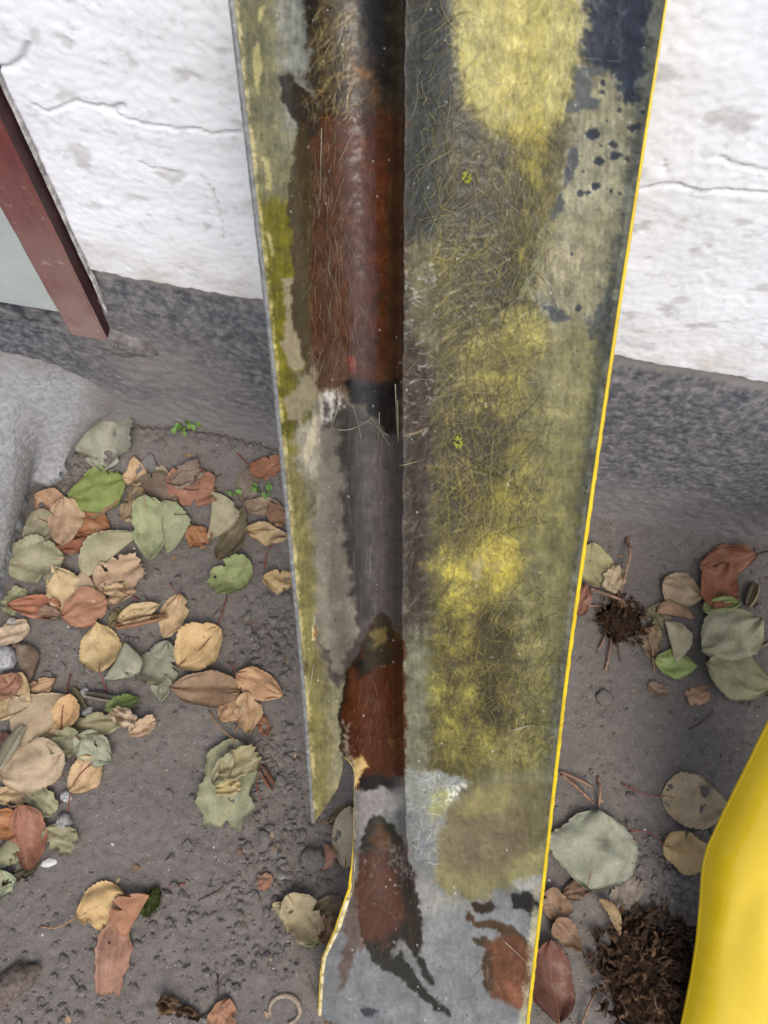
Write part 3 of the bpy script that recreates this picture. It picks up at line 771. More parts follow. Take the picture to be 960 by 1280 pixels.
# slate lip along the right edge
paint(band(lambda y: Rx(y) - np.interp(y, [0, 300, 700, 1280], [22, 20, 12, 9]), lambda y: Rx(y), -70, 1000), (98, 100, 90), 3, 3)
paint(band(lambda y: Rx(y) - np.interp(y, [0, 300, 700, 1280], [30, 28, 18, 14]), lambda y: Rx(y) - 8, 330, 640), (66, 69, 66), 5, 6, brk=.45, nz=NM)
paint(band(lambda y: Rx(y) - 24, lambda y: Rx(y) - 10, 820, 960), (80, 84, 76), 4, 5, brk=.4, nz=NM)
paint(band(lambda y: Rx(y) - 12, lambda y: Rx(y) - 5, 220, 1372, 40), (146, 148, 128), 1.6, 2, brk=.5, nz=NM, op=.7)
paint(band(lambda y: Rx(y) - 14, lambda y: Rx(y) - 3, 1000, 1372, 40), (182, 176, 142), 1.5, 1.5, brk=.5, nz=NM, op=.8)
LATE = True
# whitish crease where the mat ends, smooth patch, lower rim
paint([(506, 960), (540, 965), (590, 975), (560, 1010), (548, 1040), (546, 1090), (520, 1070), (508, 1010)], (134, 137, 130), 4, 5, big=3)
paint([(536, 990), (566, 985), (556, 1020), (540, 1024)], (150, 150, 90), 5, 5, op=.7)
paint([(560, 985), (584, 978), (582, 984), (560, 1006), (556, 1000)], (205, 204, 184), 2, 3, brk=.3, nz=NF, h=.5)
paint([(506, 1020), (530, 1010), (544, 1070), (548, 1100), (520, 1080)], (98, 103, 106), 6, 5, brk=.5, nz=NF)
paint([(600, 968), (690, 962), (694, 1000), (640, 990)], (132, 130, 100), 10, 6, op=.8)
smooth_p = [(590, 980), (640, 972), (688, 980), (690, 1040), (684, 1100), (640, 1108), (580, 1124), (552, 1112), (548, 1060), (562, 1016)]
paint(smooth_p, (112, 106, 74), 8, 7, big=4, h=.3, rough=.30, op=.9)
paint([(560, 1020), (620, 1000), (660, 1040), (640, 1080), (580, 1090), (556, 1070)], (108, 99, 78), 18, 8, op=.7)
paint([(596, 984), (640, 984), (640, 1010), (590, 1024), (572, 1016)], (140, 132, 86), 8, 6, op=.8)
paint([(640, 1070), (686, 1060), (682, 1104), (630, 1108)], (146, 142, 98), 8, 6, op=.8)
paint([(550, 1070), (570, 1090), (620, 1098), (610, 1118), (560, 1118), (546, 1090)], (136, 132, 88), 8, 6, op=.6)
paint([(640, 1100), (680, 1092), (682, 1106), (650, 1116)], (158, 160, 156), 4, 4, op=.8)

LATE = False
# ---- fibres, dark gaps and painted wet highlights over the wide face
YL = [(170, 158, 78), (150, 142, 66), (190, 178, 96)]; DK = [(46, 42, 26), (62, 56, 32), (38, 36, 28)]; OL = [(128, 120, 64), (110, 103, 52), (146, 138, 84)]
strokes(ym1, 1500, 46, 78, 26, [(196, 184, 100), (178, 166, 84), (136, 126, 60), (186, 178, 116), (112, 106, 60)], .42, .7, h=.3)
strokes([(512, 0), (570, 0), (576, 130), (560, 300), (516, 300)], 260, 70, 70, 40, [(92, 95, 90), (30, 33, 34), (76, 77, 70), (110, 110, 98)], .5, .5, h=.2)
strokes([(540, 150), (690, 170), (690, 400), (540, 400)], 420, 44, 70, 40, OL + DK, .40, .8, h=.3)
strokes([(600, 150), (700, 150), (690, 330), (620, 300)], 220, 46, 82, 22, [(166, 154, 70), (150, 138, 60), (60, 54, 30)], .42, .7, h=.3)
strokes([(540, 290), (620, 290), (640, 420), (560, 440)], 90, 60, 35, 40, [(150, 138, 70), (60, 54, 36), (136, 126, 76)], .6, .8, wid=2, h=.55)
strokes(ym2, 200, 50, 50, 55, [(182, 172, 84), (150, 140, 58), (92, 84, 42), (176, 166, 100)], .55, .9, h=.5)
strokes([(548, 440), (600, 480), (660, 520), (660, 640), (600, 680), (552, 680)], 240, 52, 60, 50, [(120, 112, 62), (150, 140, 66), (52, 46, 30), (44, 40, 26)], .55, .8, wid=1, h=.5)
strokes([(548, 440), (600, 480), (660, 520), (660, 640), (600, 680), (552, 680)], 50, 80, 70, 45, [(134, 124, 70), (54, 48, 30)], .7, .6, wid=2, h=.7)
strokes([(620, 420), (740, 420), (730, 640), (620, 680)], 300, 50, 60, 40, [(140, 134, 90), (106, 100, 62), (150, 142, 80)], .30, .9, h=.2)
strokes(ym3, 220, 24, 60, 60, [(206, 190, 66), (150, 136, 40), (190, 176, 90)], .42, 1.3, h=.4)
strokes([(544, 740), (680, 720), (690, 950), (544, 960)], 340, 30, 65, 55, [(150, 142, 62), (170, 160, 66), (66, 58, 34), (54, 48, 30), (112, 104, 56)], .46, 1.1, h=.4)
strokes([(596, 780), (668, 780), (668, 920), (596, 920)], 200, 22, 60, 70, DK + [(96, 88, 50)], .55, 1.4, h=.35)
strokes([(690, 560), (726, 560), (690, 940), (650, 940)], 200, 46, 82, 25, [(150, 145, 92), (104, 99, 60)], .25, .5)
strokes([(508, 300), (545, 300), (548, 800), (508, 800)], 260, 22, 35, 35, [(120, 112, 98), (56, 50, 46), (140, 134, 118)], .4, .8, h=.5)
strokes([(508, 330), (548, 330), (546, 550), (508, 550)], 60, 14, 20, 50, [(196, 202, 206), (150, 156, 156)], .55, .8, wid=2, h=.5)  # whitish strokes, wet highlights put into the colour
strokes([(508, 560), (544, 560), (544, 960), (508, 960)], 130, 14, 35, 30, [(170, 170, 160), (130, 128, 118)], .4, .8, h=.4)
strokes([(508, 960), (580, 970), (560, 1020), (546, 1090), (512, 1050)], 180, 24, 40, 45, [(196, 204, 206), (92, 98, 102), (172, 172, 130)], .5, 1.2, h=.45)
strokes([(690, 130), (790, 130), (750, 400), (680, 400)], 160, 30, 60, 50, [(176, 170, 140), (126, 120, 90)], .28, 1.2, h=.15)
for q in ([(600, 118), (640, 130)],):
    pass
strokes([(640, 340), (720, 310), (740, 390), (640, 400)], 26, 22, 40, 70, [(186, 190, 176), (100, 100, 76)], .6, 2.2, h=.5)
NETP = [(548, 440), (600, 480), (690, 500), (690, 640), (600, 690), (548, 690)]
strokes(NETP, 300, 46, 62, 48, [(150, 140, 62), (138, 128, 58), (116, 106, 50), (160, 150, 80)], .55, .9, h=.5)
strokes(NETP, 260, 30, 62, 60, [(44, 39, 24), (56, 48, 30)], .6, .9, h=-.2)
strokes([(540, 160), (640, 180), (690, 260), (680, 400), (560, 410)], 280, 40, 72, 36, [(128, 120, 58), (150, 140, 70), (112, 104, 54)], .5, .8, h=.4)
strokes([(540, 160), (640, 180), (690, 260), (680, 400), (560, 410)], 260, 26, 72, 50, [(44, 40, 26), (54, 48, 32)], .55, .9)
strokes([(544, 740), (690, 740), (690, 960), (544, 960)], 380, 28, 62, 50, [(154, 145, 62), (134, 124, 56), (168, 160, 84)], .5, 1.2, h=.45)
strokes([(544, 740), (690, 740), (690, 960), (544, 960)], 420, 18, 62, 70, [(50, 44, 26), (62, 54, 32)], .6, 1.2)
strokes([(640, 400), (730, 400), (700, 960), (650, 960)], 420, 34, 75, 30, [(104, 99, 60), (142, 136, 88), (92, 88, 56)], .3, .8, h=.2)
strokes(ym2, 160, 36, 50, 55, [(60, 53, 30), (78, 70, 38)], .5, .9)
strokes(ym3, 120, 16, 50, 70, [(92, 84, 40), (70, 62, 34)], .5, 1.3)
strokes([(512, 0), (560, 0), (560, 290), (516, 290)], 260, 60, 66, 34, [(30, 30, 28), (84, 84, 76), (104, 102, 88), (38, 38, 34)], .5, .5, h=.2)
# single loose strands
for (x0, y0, x1, y1, c) in [(494, 544, 526, 534, (186, 170, 130)), (524, 318, 556, 332, (190, 164, 40)), (524, 366, 566, 348, (206, 212, 212)), (640, 912, 668, 905, (196, 190, 170)), (536, 70, 552, 66, (200, 196, 170)), (510, 374, 534, 392, (200, 206, 206)), (740, 74, 776, 77, (196, 198, 184)), (640, 602, 668, 580, (196, 196, 176))]:
    strokes([(min(x0, x1), min(y0, y1) - 2), (max(x0, x1), min(y0, y1) - 2), (max(x0, x1), max(y0, y1) + 2), (min(x0, x1), max(y0, y1) + 2)], 2, math.hypot(x1 - x0, y1 - y0), math.degrees(math.atan2(y0 - y1, x1 - x0)), 3, [c], .7, .1, wid=1, h=.4)
def shift(A, dx, dy):
    yy = np.clip(np.arange(A.shape[0])[:, None] + dy, 0, A.shape[0] - 1).astype(int)
    xx = np.clip(np.arange(A.shape[1])[None, :] + dx, 0, A.shape[1] - 1).astype(int)
    return A[yy, xx]
def blur(A, r):
    for ax in (0, 1):
        p = np.pad(A, [(r + 1, r) if i == ax else (0, 0) for i in range(A.ndim)], mode='edge').cumsum(axis=ax)
        n = A.shape[ax]
        A = (np.take(p, np.arange(2 * r + 1, 2 * r + 1 + n), axis=ax) - np.take(p, np.arange(0, n), axis=ax)) / (2 * r + 1)
    return A
FA = fbm(gx_ / 6.0, gy_ / 18.0, 2, 221); FB = fbm(gx_ / 14.0, gy_ / 8.0, 2, 222); FC = wnoise(14, 223, 3); FD = wnoise(14, 224, 3)
j1 = shift(COL, 9 * FB + 14 * FC, 16 * FA + 14 * FD); j2 = shift(COL, 22 * FA, 26 * FB)
COL = blur(0.62 * j1 + 0.12 * j2 + 0.26 * blur(blur(COL, 4), 4), 1)
# weathering: cloudy, streaky and fine variation of tone, a little grey film
tone = 1 + 0.24 * NM + 0.18 * NF + 0.12 * NV + 0.12 * FA + 0.12 * NL
film = ss(0.05, 0.55, 0.6 * wnoise(16, 225, 4) + 0.6 * NV) * 0.20
grey_ = COL.mean(-1, keepdims=True)
COL = COL * tone[..., None]
COL = COL * (1 - film[..., None]) + (0.75 * grey_ + np.array((34., 34., 30.))) * film[..., None]
for (p_, c_, s_, a_, k_) in DEFER: paint_now(p_, c_, s_, *a_, **k_)
COL = COL * (1 + 0.13 * wnoise(24, 241, 4) + 0.11 * wnoise(6, 242, 3) + 0.07 * NL + 0.06 * NV)[..., None]
COL = shift(COL, 2.2 * wnoise(4, 243, 2), 2.2 * wnoise(4, 244, 2))
for (a_, k_) in QUEUE: strokes_now(*a_, **k_)
# white specks, grit and dark pores
for n_, c_, al in ((420, (206, 210, 210), .8), (900, (36, 33, 26), .6), (500, (150, 142, 110), .5)):
    sx = rng.uniform(280, 835, n_); sy = rng.uniform(-60, 1330, n_)
    for x_, y_ in zip(sx, sy):
        w_ = 1 if rng.uniform() < .7 else 2
        ix_, iy_ = int(x_ - RX0), int(y_ - RY0)
        COL[iy_:iy_ + w_, ix_:ix_ + w_] = COL[iy_:iy_ + w_, ix_:ix_ + w_] * (1 - al) + np.array(c_) * al
COL = np.clip(COL * (1 + 0.06 * NH)[..., None], 4, 245)
HGT += 0.18 * NF + 0.08 * NH
LM = poly(band(fx(1.01), gxr(.17), 290, 960), 5, 5); HGT[LM[0]] += LM[1] * (2.6 * wnoise(9, 231, 3) + 1.2 * wnoise(20, 232, 2))[LM[0]]
HGT += 0.9 * wnoise(40, 233, 3) + 0.5 * wnoise(16, 234, 2)

# ---- shape: plane of the panel and its cross-section
W_P = 0.272
vp = np.array([32 / F_PX, -1750 / F_PX, -1.0])             # vanishing point of its long edges, camera space (x, y, -depth)
D_ax = vp[0] * CXn + vp[1] * CYn + FWn; D_ax /= np.linalg.norm(D_ax)
P0 = E_ + ray(561, 0) * (F_PX * W_P / 550.0)
N_p = np.cross(CXn, D_ax); N_p /= np.linalg.norm(N_p)
if np.dot(N_p, E_ - P0) < 0: N_p = -N_p

def smooth_interp(t, k):
    k = np.array(k); s = 0
    for d in (-.04, -.02, 0, .02, .04): s = s + np.interp(t + d, k[:, 0], k[:, 1])
    return s / 5
PL = [(-.2, .038), (0, .030), (.34, .002)] + [(.40 + .60 * q, -.036 * math.sqrt(max(0, 1 - ((q - .56) / (.56 if q < .56 else .44)) ** 2)) ** 1.15) for q in np.linspace(0.03, 1.0, 22)] + [(1.03, 0.0), (1.1, 0)]
PR = [(-.1, 0), (.02, 0), (.08, -.010), (.18, -.018), (.45, -.019), (.75, -.010), (.92, .001), (.97, .007), (1.0, .012), (1.2, .03)]
PLl = [(-.2, -.030), (0, -.022), (.3, -.010), (.6, -.008), (1, -.004), (1.1, -.004)]
def hprof(px, py):
    L_, C_, R_x = Lx(py), Cx(py), Rx(py)
    a = (px - L_) / (C_ - L_); b = (px - C_) / (R_x - C_)
    hl = smooth_interp(a, PL); hr = smooth_interp(b, PR)
    k = ss(985, 1210, py)
    hl = hl * (1 - k) + (smooth_interp(a, PLl)) * k
    hr = hr * (1 - k * .7) + k * .7 * (-.004 + .012 * b)
    w = ss(-2, 2, px - C_)
    return hl * (1 - w) + hr * w

def bil(A, px, py):
    fx_ = np.clip(px - RX0, 0, A.shape[1] - 1.001); fy_ = np.clip(py - RY0, 0, A.shape[0] - 1.001)
    ix = fx_.astype(int); iy = fy_.astype(int); u = fx_ - ix; v = fy_ - iy
    if A.ndim == 3: u = u[..., None]; v = v[..., None]
    return (A[iy, ix] * (1 - u) + A[iy, ix + 1] * u) * (1 - v) + (A[iy + 1, ix] * (1 - u) + A[iy + 1, ix + 1] * u) * v

def p_point(px, py, h):
    r = ray(px, py)
    t = ((P0 - E_) @ N_p + h) / (r @ N_p)
    return E_ + r * t[..., None]

Y_BOT = 1330.0; Y_TOP = -60.0
panel = empty('body_panel', tuple(p_point(np.array(540.), np.array(1325.), np.array(-.01))), 'long fibreglass body panel, torn matted inside face up, leaning on the wall', 'body panel')
P_LOC = np.array(panel.location)

def mat_panel(name, hue=1.0):
    m = Mat(name, 0.42, 0.5)
    c = m.attr('Col')
    g = m.noise(700, 3, 0.7)
    c = m.mix(c, m.ramp(g, [(0.25, 0.34), (0.75, 0.68)]), 0.16, 'OVERLAY')
    m.col(c)
    m.l(m.attr('Rough', 'Fac'), m.b.inputs['Roughness'])
    m.b.inputs['Coat Weight'].default_value = 0.18; m.b.inputs['Coat Roughness'].default_value = 0.12; m.b.inputs['Specular IOR Level'].default_value = 0.34
    m.bump(g, 0.10, 0.0006)
    return m.m
M_resin = mat_panel('aged_resin'); M_gel = mat_panel('brown_gelcoat_channel'); M_mat = mat_panel('glass_fibre_mat')
M_mat.node_tree.nodes['Principled BSDF'].inputs['Coat Weight'].default_value = 0.14; M_mat.node_tree.nodes['Principled BSDF'].inputs['Specular IOR Level'].default_value = 0.26
K_ALB = 0.80

def piece(name, xa, xb, y0, y1, nc, nr, mat, label=None):
    ys = np.linspace(y0, y1, nr); t = np.linspace(0, 1, nc)
    PY = np.repeat(ys[:, None], nc, 1); A, B = xa(ys), xb(ys)
    PX = A[:, None] + (B - A)[:, None] * t[None, :]
    h = hprof(PX, PY) + 0.001 * bil(HGT, PX, PY) * 0.55
    V = p_point(PX, PY, h).reshape(-1, 3)
    o = mesh_obj(name, V - P_LOC, grid_faces(nr, nc), mat, panel)
    set_col(o, lin(bil(COL, PX, PY).reshape(-1, 3)) * K_ALB)
    set_f(o, bil(RGH, PX, PY).ravel(), 'Rough')
    if label: o['label'] = label
    return o

Sx = lambda y: np.interp(y, [-80, 0, 450, 650, 830, 900, 950, 962, 985, 1008, 1030, 1040], [384, 383, 384, 400, 428, 424, 428, 427, 421, 406, 390, 390])
Gx = lambda y: np.interp(y, [-80, 0, 450, 650, 830, 900, 944, 950, 962, 1060, 1110, 1135, 1160, 1196, 1215, 1280, 1330], [384, 383, 384, 400, 428, 424, 427, 436, 443.5, 443, 440, 432, 424, 406, 403, 399, 397])
Ls = lambda y: np.minimum(Lx(y) + rimL(y), Sx(y) - 0.5)
piece('left_flange', Ls, lambda y: Sx(y) + 0.8, Y_TOP, 1028, 84, 800, M_resin, 'grey and olive flange ending in a sharp broken tip')
piece('channel', Gx, lambda y: Cx(y) + .4, Y_TOP, Y_BOT, 120, 980, M_gel, 'rounded groove with two bare red-brown stretches')
piece('wide_face', lambda y: Cx(y), lambda y: Rx(y) - rimR(y), Y_TOP, Y_BOT, 260, 980, M_mat, 'wide face matted with yellow and olive glass fibres')

# painted outer shell behind, and the rims where it shows
M_yel = Mat('yellow_gloss_paint', 0.22, 0.5)
_g = M_yel.noise(30, 4, 0.6); M_yel.col(M_yel.ramp(_g, [(0.3, (.46, .33, .020)), (0.5, (.62, .45, .012)), (0.7, (.70, .51, .016))])); M_yel.b.inputs['Coat Weight'].default_value = 0.4; M_yel.b.inputs['Coat Roughness'].default_value = 0.1
M_rimg = Mat('slate_edge', 0.5, 0.4)
_g = M_rimg.noise(160, 4, 0.7); M_rimg.col(M_rimg.ramp(_g, [(0.35, (.095, .10, .10)), (0.62, (.20, .205, .20)), (0.8, (.45, .44, .36))]))
M_cream = Mat('chipped_cream_edge', 0.6, 0.4)
_g = M_cream.noise(70, 3, 0.6); M_cream.col(M_cream.ramp(_g, [(0.34, (.16, .13, .08)), (0.5, (.55, .46, .22)), (0.7, (.70, .64, .44))]))

def rim(name, xin, xout, y0, y1, nr, mat, hin=0.0, back=.006, wav=0.0):
    ys = np.linspace(y0, y1, nr)
    a = xin(ys); b = xout(ys) + wav * fbm(ys / 14, ys * 0 + 2, 3, 311)
    h = hprof(a, ys)
    cols = []
    for f, dh in ((0.0, -.0012), (0.06, 0.0004 + hin), (0.5, 0.0008 + hin), (0.92, 0.0 + hin), (1.0, -.0012), (1.0, -back)):
        cols.append(p_point(a + (b - a) * f, ys, h + dh))
    V = np.stack(cols, 1).reshape(-1, 3)
    return mesh_obj(name, V - P_LOC, grid_faces(nr, 6), mat, panel)
rim('painted_rim', lambda y: Rx(y) - rimR(y) - .6, Rx, Y_TOP, Y_BOT, 400, M_yel.m, wav=1.3)
rim('slate_rim', lambda y: Lx(y) + rimL(y) + .6, Lx, Y_TOP, 1029, 300, M_rimg.m, wav=.7)
rim('cream_rim', lambda y: Gx(y) + 2.2, lambda y: Gx(y) - np.interp(y, [944, 960, 1060, 1100, 1135, 1200, 1330], [.5, 1, 1.2, 2.0, 4.2, 2.0, 1.6]), 952, Y_BOT, 200, M_cream.m, wav=1.0)
rim('painted_rim', lambda y: Gx(y) - 1.5, lambda y: Gx(y) - np.interp(y, [1040, 1080, 1100, 1150, 1200, 1330], [1.4, 2.6, 4.4, 5.6, 3, 2.2]), 1040, Y_BOT, 120, M_yel.m, hin=-.0016, wav=.8)
def back_piece(xa, xb, y0, y1, nc, nr):
    ys = np.linspace(y0, y1, nr); t = np.linspace(0, 1, nc)
    PY = np.repeat(ys[:, None], nc, 1); A, B = xa(ys), xb(ys); PX = A[:, None] + (B - A)[:, None] * t
    V = p_point(PX, PY, hprof(PX, PY) - .0045).reshape(-1, 3)
    return mesh_obj('outer_shell', V - P_LOC, grid_faces(nr, nc), M_yel.m, panel)
back_piece(lambda y: Lx(y) + 1, lambda y: np.maximum(Sx(y) + 1, Lx(y) + 1.5), Y_TOP, 1026, 14, 160)
back_piece(lambda y: Gx(y) - 1, lambda y: Rx(y) - 1, Y_TOP, Y_BOT, 50, 200)

# loose fibres standing off the surface: real thin strands
M_str = Mat('loose_glass_strands', 0.4, 0.5)
_oi = M_str.n('TexCoord'); _g = M_str.noise(60, 2); M_str.col(M_str.ramp(_g, [(0.3, (.16, .14, .08)), (0.7, (.42, .39, .28))]))
def strand_set(specs, name, parent=panel):
    parts = []
    for (x0, y0, x1, y1, lift, bow, rad) in specs:
        t = np.linspace(0, 1, 7)
        px = x0 + (x1 - x0) * t + bow * np.sin(np.pi * t) * (y1 - y0) / 40; py = y0 + (y1 - y0) * t + bow * np.sin(np.pi * t) * (x1 - x0) / 40
        h = hprof(px, py) + .0009 + lift * np.sin(np.pi * t * .9)
        p = p_point(px, py, h) - P_LOC
        parts.append(tube(p, [rad * (1 - .5 * q) for q in t], 4, False))
    V, Fc = merge(parts)
    o = mesh_obj(name, V, np.array(Fc), M_str.m, parent); o['kind'] = 'stuff'
    return o
sp = []
for i in range(80):
    x = rng.uniform(392, 452); y = rng.uniform(160, 450); ln = rng.uniform(18, 60); a = R_(90 + rng.normal(0, 14))
    sp.append((x, y, x + ln * math.cos(a), min(y + ln * math.sin(a), 500), rng.uniform(.0005, .004), rng.normal(0, 4), .00008))
for i in range(120):
    x = rng.uniform(516, 690); y = rng.uniform(10, 940); ln = rng.uniform(15, 60); a = rng.uniform(0, np.pi)
    sp.append((x, y, x + ln * math.cos(a), y + ln * math.sin(a), rng.uniform(.0006, .003), rng.normal(0, 6), rng.uniform(.00008, .00018)))
for q in [(426, 482, 412, 540, .006, 2, .0004), (418, 536, 466, 522, .008, 6, .0004), (440, 505, 452, 552, .006, 1, .0003), (474, 515, 470, 570, .006, 1, .0003), (455, 526, 485, 545, .007, -6, .0004), (464, 522, 486, 556, .006, 2, .0003), (497, 500, 498, 552, .004, 0, .0004), (494, 480, 497, 548, .003, 0, .0004), (500, 582, 532, 573, .003, 1, .0006), (444, 160, 424, 202, .002, 0, .0003), (640, 912, 668, 906, .003, 0, .0006), (402, 160, 400, 250, .003, 0, .0003), (600, 1215, 588, 1228, .003, 0, .0005), (630, 1176, 662, 1206, .003, 3, .0005), (620, 1160, 634, 1182, .003, 0, .0004), (392, 830, 386, 870, .003, 0, .0004)]:
    sp.append(q)
strand_set(sp, 'fibre_strands')
sp = []
for i in range(210):
    k = rng.uniform()
    if k < .55: x, y = rng.uniform(552, 660), rng.uniform(300, 680)
    elif k < .8: x, y = rng.uniform(548, 680), rng.uniform(740, 950)
    else: x, y = rng.uniform(516, 570), rng.uniform(5, 280)
    ln = rng.uniform(18, 62); a = R_(62 + rng.normal(0, 45))
    sp.append((x, y, x + ln * math.cos(a), y - ln * math.sin(a), rng.uniform(.0003, .0018), rng.normal(0, 7), rng.uniform(.00016, .00034)))
o_ = strand_set(sp, 'embedded_fibres')
M_emb = Mat('olive_glass_fibres', 0.4, 0.5); _g = M_emb.noise(45, 2); M_emb.col(M_emb.ramp(_g, [(0.3, (.075, .066, .026)), (0.55, (.19, .17, .06)), (0.75, (.30, .27, .12))]))
o_.data.materials[0] = M_emb.m

# two small lichen spots on the mat
M_lich = Mat('green_lichen', 0.9, 0.2); _g = M_lich.noise(900, 2); M_lich.col(M_lich.ramp(_g, [(0.35, (.13, .15, .02)), (0.65, (.34, .36, .06))]))
for (x, y, r) in [(583, 222, 7), (573, 553, 7)]:
    V = []; Fc = []
    for k in range(46):
        a = rng.uniform(0, 2 * np.pi); q = r * math.sqrt(rng.uniform(.15, 1)); cx, cy = x + q * math.cos(a) * .8, y + q * math.sin(a); s = rng.uniform(.8, 2.0)
        b = len(V); hh = float(hprof(np.array(cx), np.array(cy)))
        for (dx, dy, dh) in ((-s, -s * .4, .0002), (s * .2, -s, .0018), (s, s * .3, .0006), (-s * .1, s, .0016)):
            V.append(p_point(np.array(cx + dx), np.array(cy + dy), np.array(hh + dh + .0006)) - P_LOC)
        Fc.append((b, b + 1, b + 2, b + 3))
    mesh_obj('lichen_spot', V, Fc, M_lich.m, panel)
# ---------------------------------------------------------------- second panel, painted face up
ed = [(820, 1400, 0.00), (838, 1340, 0.010), (848, 1300, 0.028), (856, 1265, 0.046), (864, 1225, 0.068), (871, 1175, 0.092), (876, 1125, 0.116), (879, 1085, 0.136), (885, 1058, 0.152), (900, 1026, 0.174), (925, 975, 0.208), (958, 908, 0.254), (1000, 825, 0.312), (1050, 730, 0.385), (1075, 680, 0.43)]
ed = np.array(ed, float)
tt = np.linspace(0, len(ed) - 1, 90)
kk = np.arange(len(ed))
ex, ey, ez = (np.interp(tt, kk, ed[:, i]) for i in range(3))
for _ in range(2):
    for arr in (ex, ey, ez): arr[1:-1] = (arr[:-2] + 2 * arr[1:-1] + arr[2:]) / 4
E3 = np.array([on_z(np.array([a]), np.array([b]), c)[0] for a, b, c in zip(ex, ey, ez)])
side = np.array([0.95, -0.22, 0.10]); up_ = np.array([0.05, -0.45, 0.9]); up_ /= np.linalg.norm(up_)
nc = 60; V = []
for i, p in enumerate(E3):
    f = i / 89.0
    for j in range(nc):
        w = j / (nc - 1)
        wd = 0.26 - 0.02 * f
        bulge = 0.034 * (1 - math.exp(-w / 0.045)) + 0.046 * math.sin(math.pi * min(w * 0.62 + 0.02, 1))
        cr = -0.0025 * math.exp(-((w - 0.20 - 0.16 * (1 - f)) / 0.05) ** 2) + 0.0025 * math.exp(-((w - 0.34 - 0.10 * (1 - f)) / 0.06) ** 2) - 0.003 * math.exp(-((w - 0.12 - .5 * (f - .42)) / 0.05) ** 2) * math.exp(-((f - .45) / .12) ** 2)
        V.append(p + side * wd * w * (1.0) + up_ * (bulge * (0.55 + 0.45 * math.sin(math.pi * f)) + cr + 0.0015 * float(gn(w * 5, f * 7, 3))))
V = np.array(V).reshape(90, nc, 3)
V[..., 2] = np.maximum(V[..., 2], 0.004)
lo = (float(V[0, :, 0].mean()), float(V[0, :, 1].mean()), 0.0)
yp = empty('body_panel', lo, 'glossy bright yellow body panel standing on the soil, painted side up', 'body panel')
M_yb = Mat('yellow_bodywork', 0.30, 0.5)
_g = M_yb.noise(9, 4, 0.6); M_yb.col(M_yb.ramp(_g, [(0.3, (.62, .44, .010)), (0.7, (.70, .505, .016))]))
_d1 = M_yb.noise(220, 5, .75); _d2 = M_yb.noise(18, 4, .6)
_yc = M_yb.mix(M_yb.b.inputs['Base Color'].links[0].from_socket, (.50, .44, .30), M_yb.math('MULTIPLY', M_yb.ramp(_d1, [(.56, 0.0), (.74, 1.0)]), M_yb.ramp(_d2, [(.40, 0.0), (.65, .55)])))
M_yb.col(_yc); M_yb.l(M_yb.ramp(_d2, [(.3, .14), (.7, .32)]), M_yb.b.inputs['Roughness'])
M_yb.b.inputs['Coat Weight'].default_value = 0.5; M_yb.b.inputs['Coat Roughness'].default_value = 0.12
_h2 = M_yb.noise(60, 3, 0.6); M_yb.bump(_h2, 0.03, 0.001)
mesh_obj('painted_skin', V.reshape(-1, 3) - np.array(lo), grid_faces(90, nc), M_yb.m, yp)
B = V - up_ * 0.006
mesh_obj('inner_skin', B.reshape(-1, 3) - np.array(lo), grid_faces(90, nc), M_resin if False else M_rimg.m, yp)
# folded edge closing the two skins
e1 = V[:, 0]; e2 = B[:, 0]; mid = (e1 + e2) / 2 + np.array([-0.0022, 0, 0])
mesh_obj('edge_return', np.stack([e1, mid, e2], 1).reshape(-1, 3) - np.array(lo), grid_faces(90, 3), M_yb.m, yp)
# ---------------------------------------------------------------- fallen leaves
M_leaf = Mat('dead_leaf', 0.66, 0.3)
_oi = M_leaf.n('ObjectInfo')
_t = M_leaf.attr('LT', 'Fac'); _v = M_leaf.attr('LV', 'Fac')
_av = M_leaf.math('ABSOLUTE', _v)
_cmb = M_leaf.n('CombineXYZ'); M_leaf.l(_oi.outputs['Random'], _cmb.inputs[2]); 
_sc = M_leaf.n('VectorMath', operation='SCALE'); _sc.inputs[3].default_value = 40.0; M_leaf.l(_cmb.outputs[0], _sc.inputs[0])
_ad = M_leaf.n('VectorMath', operation='ADD'); M_leaf.l(M_leaf.coord(), _ad.inputs[0]); M_leaf.l(_sc.outputs[0], _ad.inputs[1])
_vec = _ad.outputs[0]
_n1 = M_leaf.noise(38, 4, 0.6, _vec); _n2 = M_leaf.noise(260, 4, 0.7, _vec); _n3 = M_leaf.noise(95, 2, 0.5, _vec)
_c = M_leaf.mix(_oi.outputs['Color'], (.055, .032, .016), M_leaf.math('MULTIPLY', M_leaf.ramp(_n1, [(0.50, 0.0), (0.78, 1.0)]), 0.55))
_c = M_leaf.mix(_c, (.55, .47, .34), M_leaf.math('MULTIPLY', M_leaf.ramp(_n1, [(0.22, 1.0), (0.46, 0.0)]), 0.28))
_c = M_leaf.mix(_c, M_leaf.ramp(_n2, [(0.25, 0.22), (0.75, 0.78)]), 0.35, 'OVERLAY')
_c = M_leaf.mix(_c, (.030, .020, .012), M_leaf.math('MULTIPLY', M_leaf.ramp(_n3, [(0.72, 0.0), (0.76, 1.0)]), 0.75))
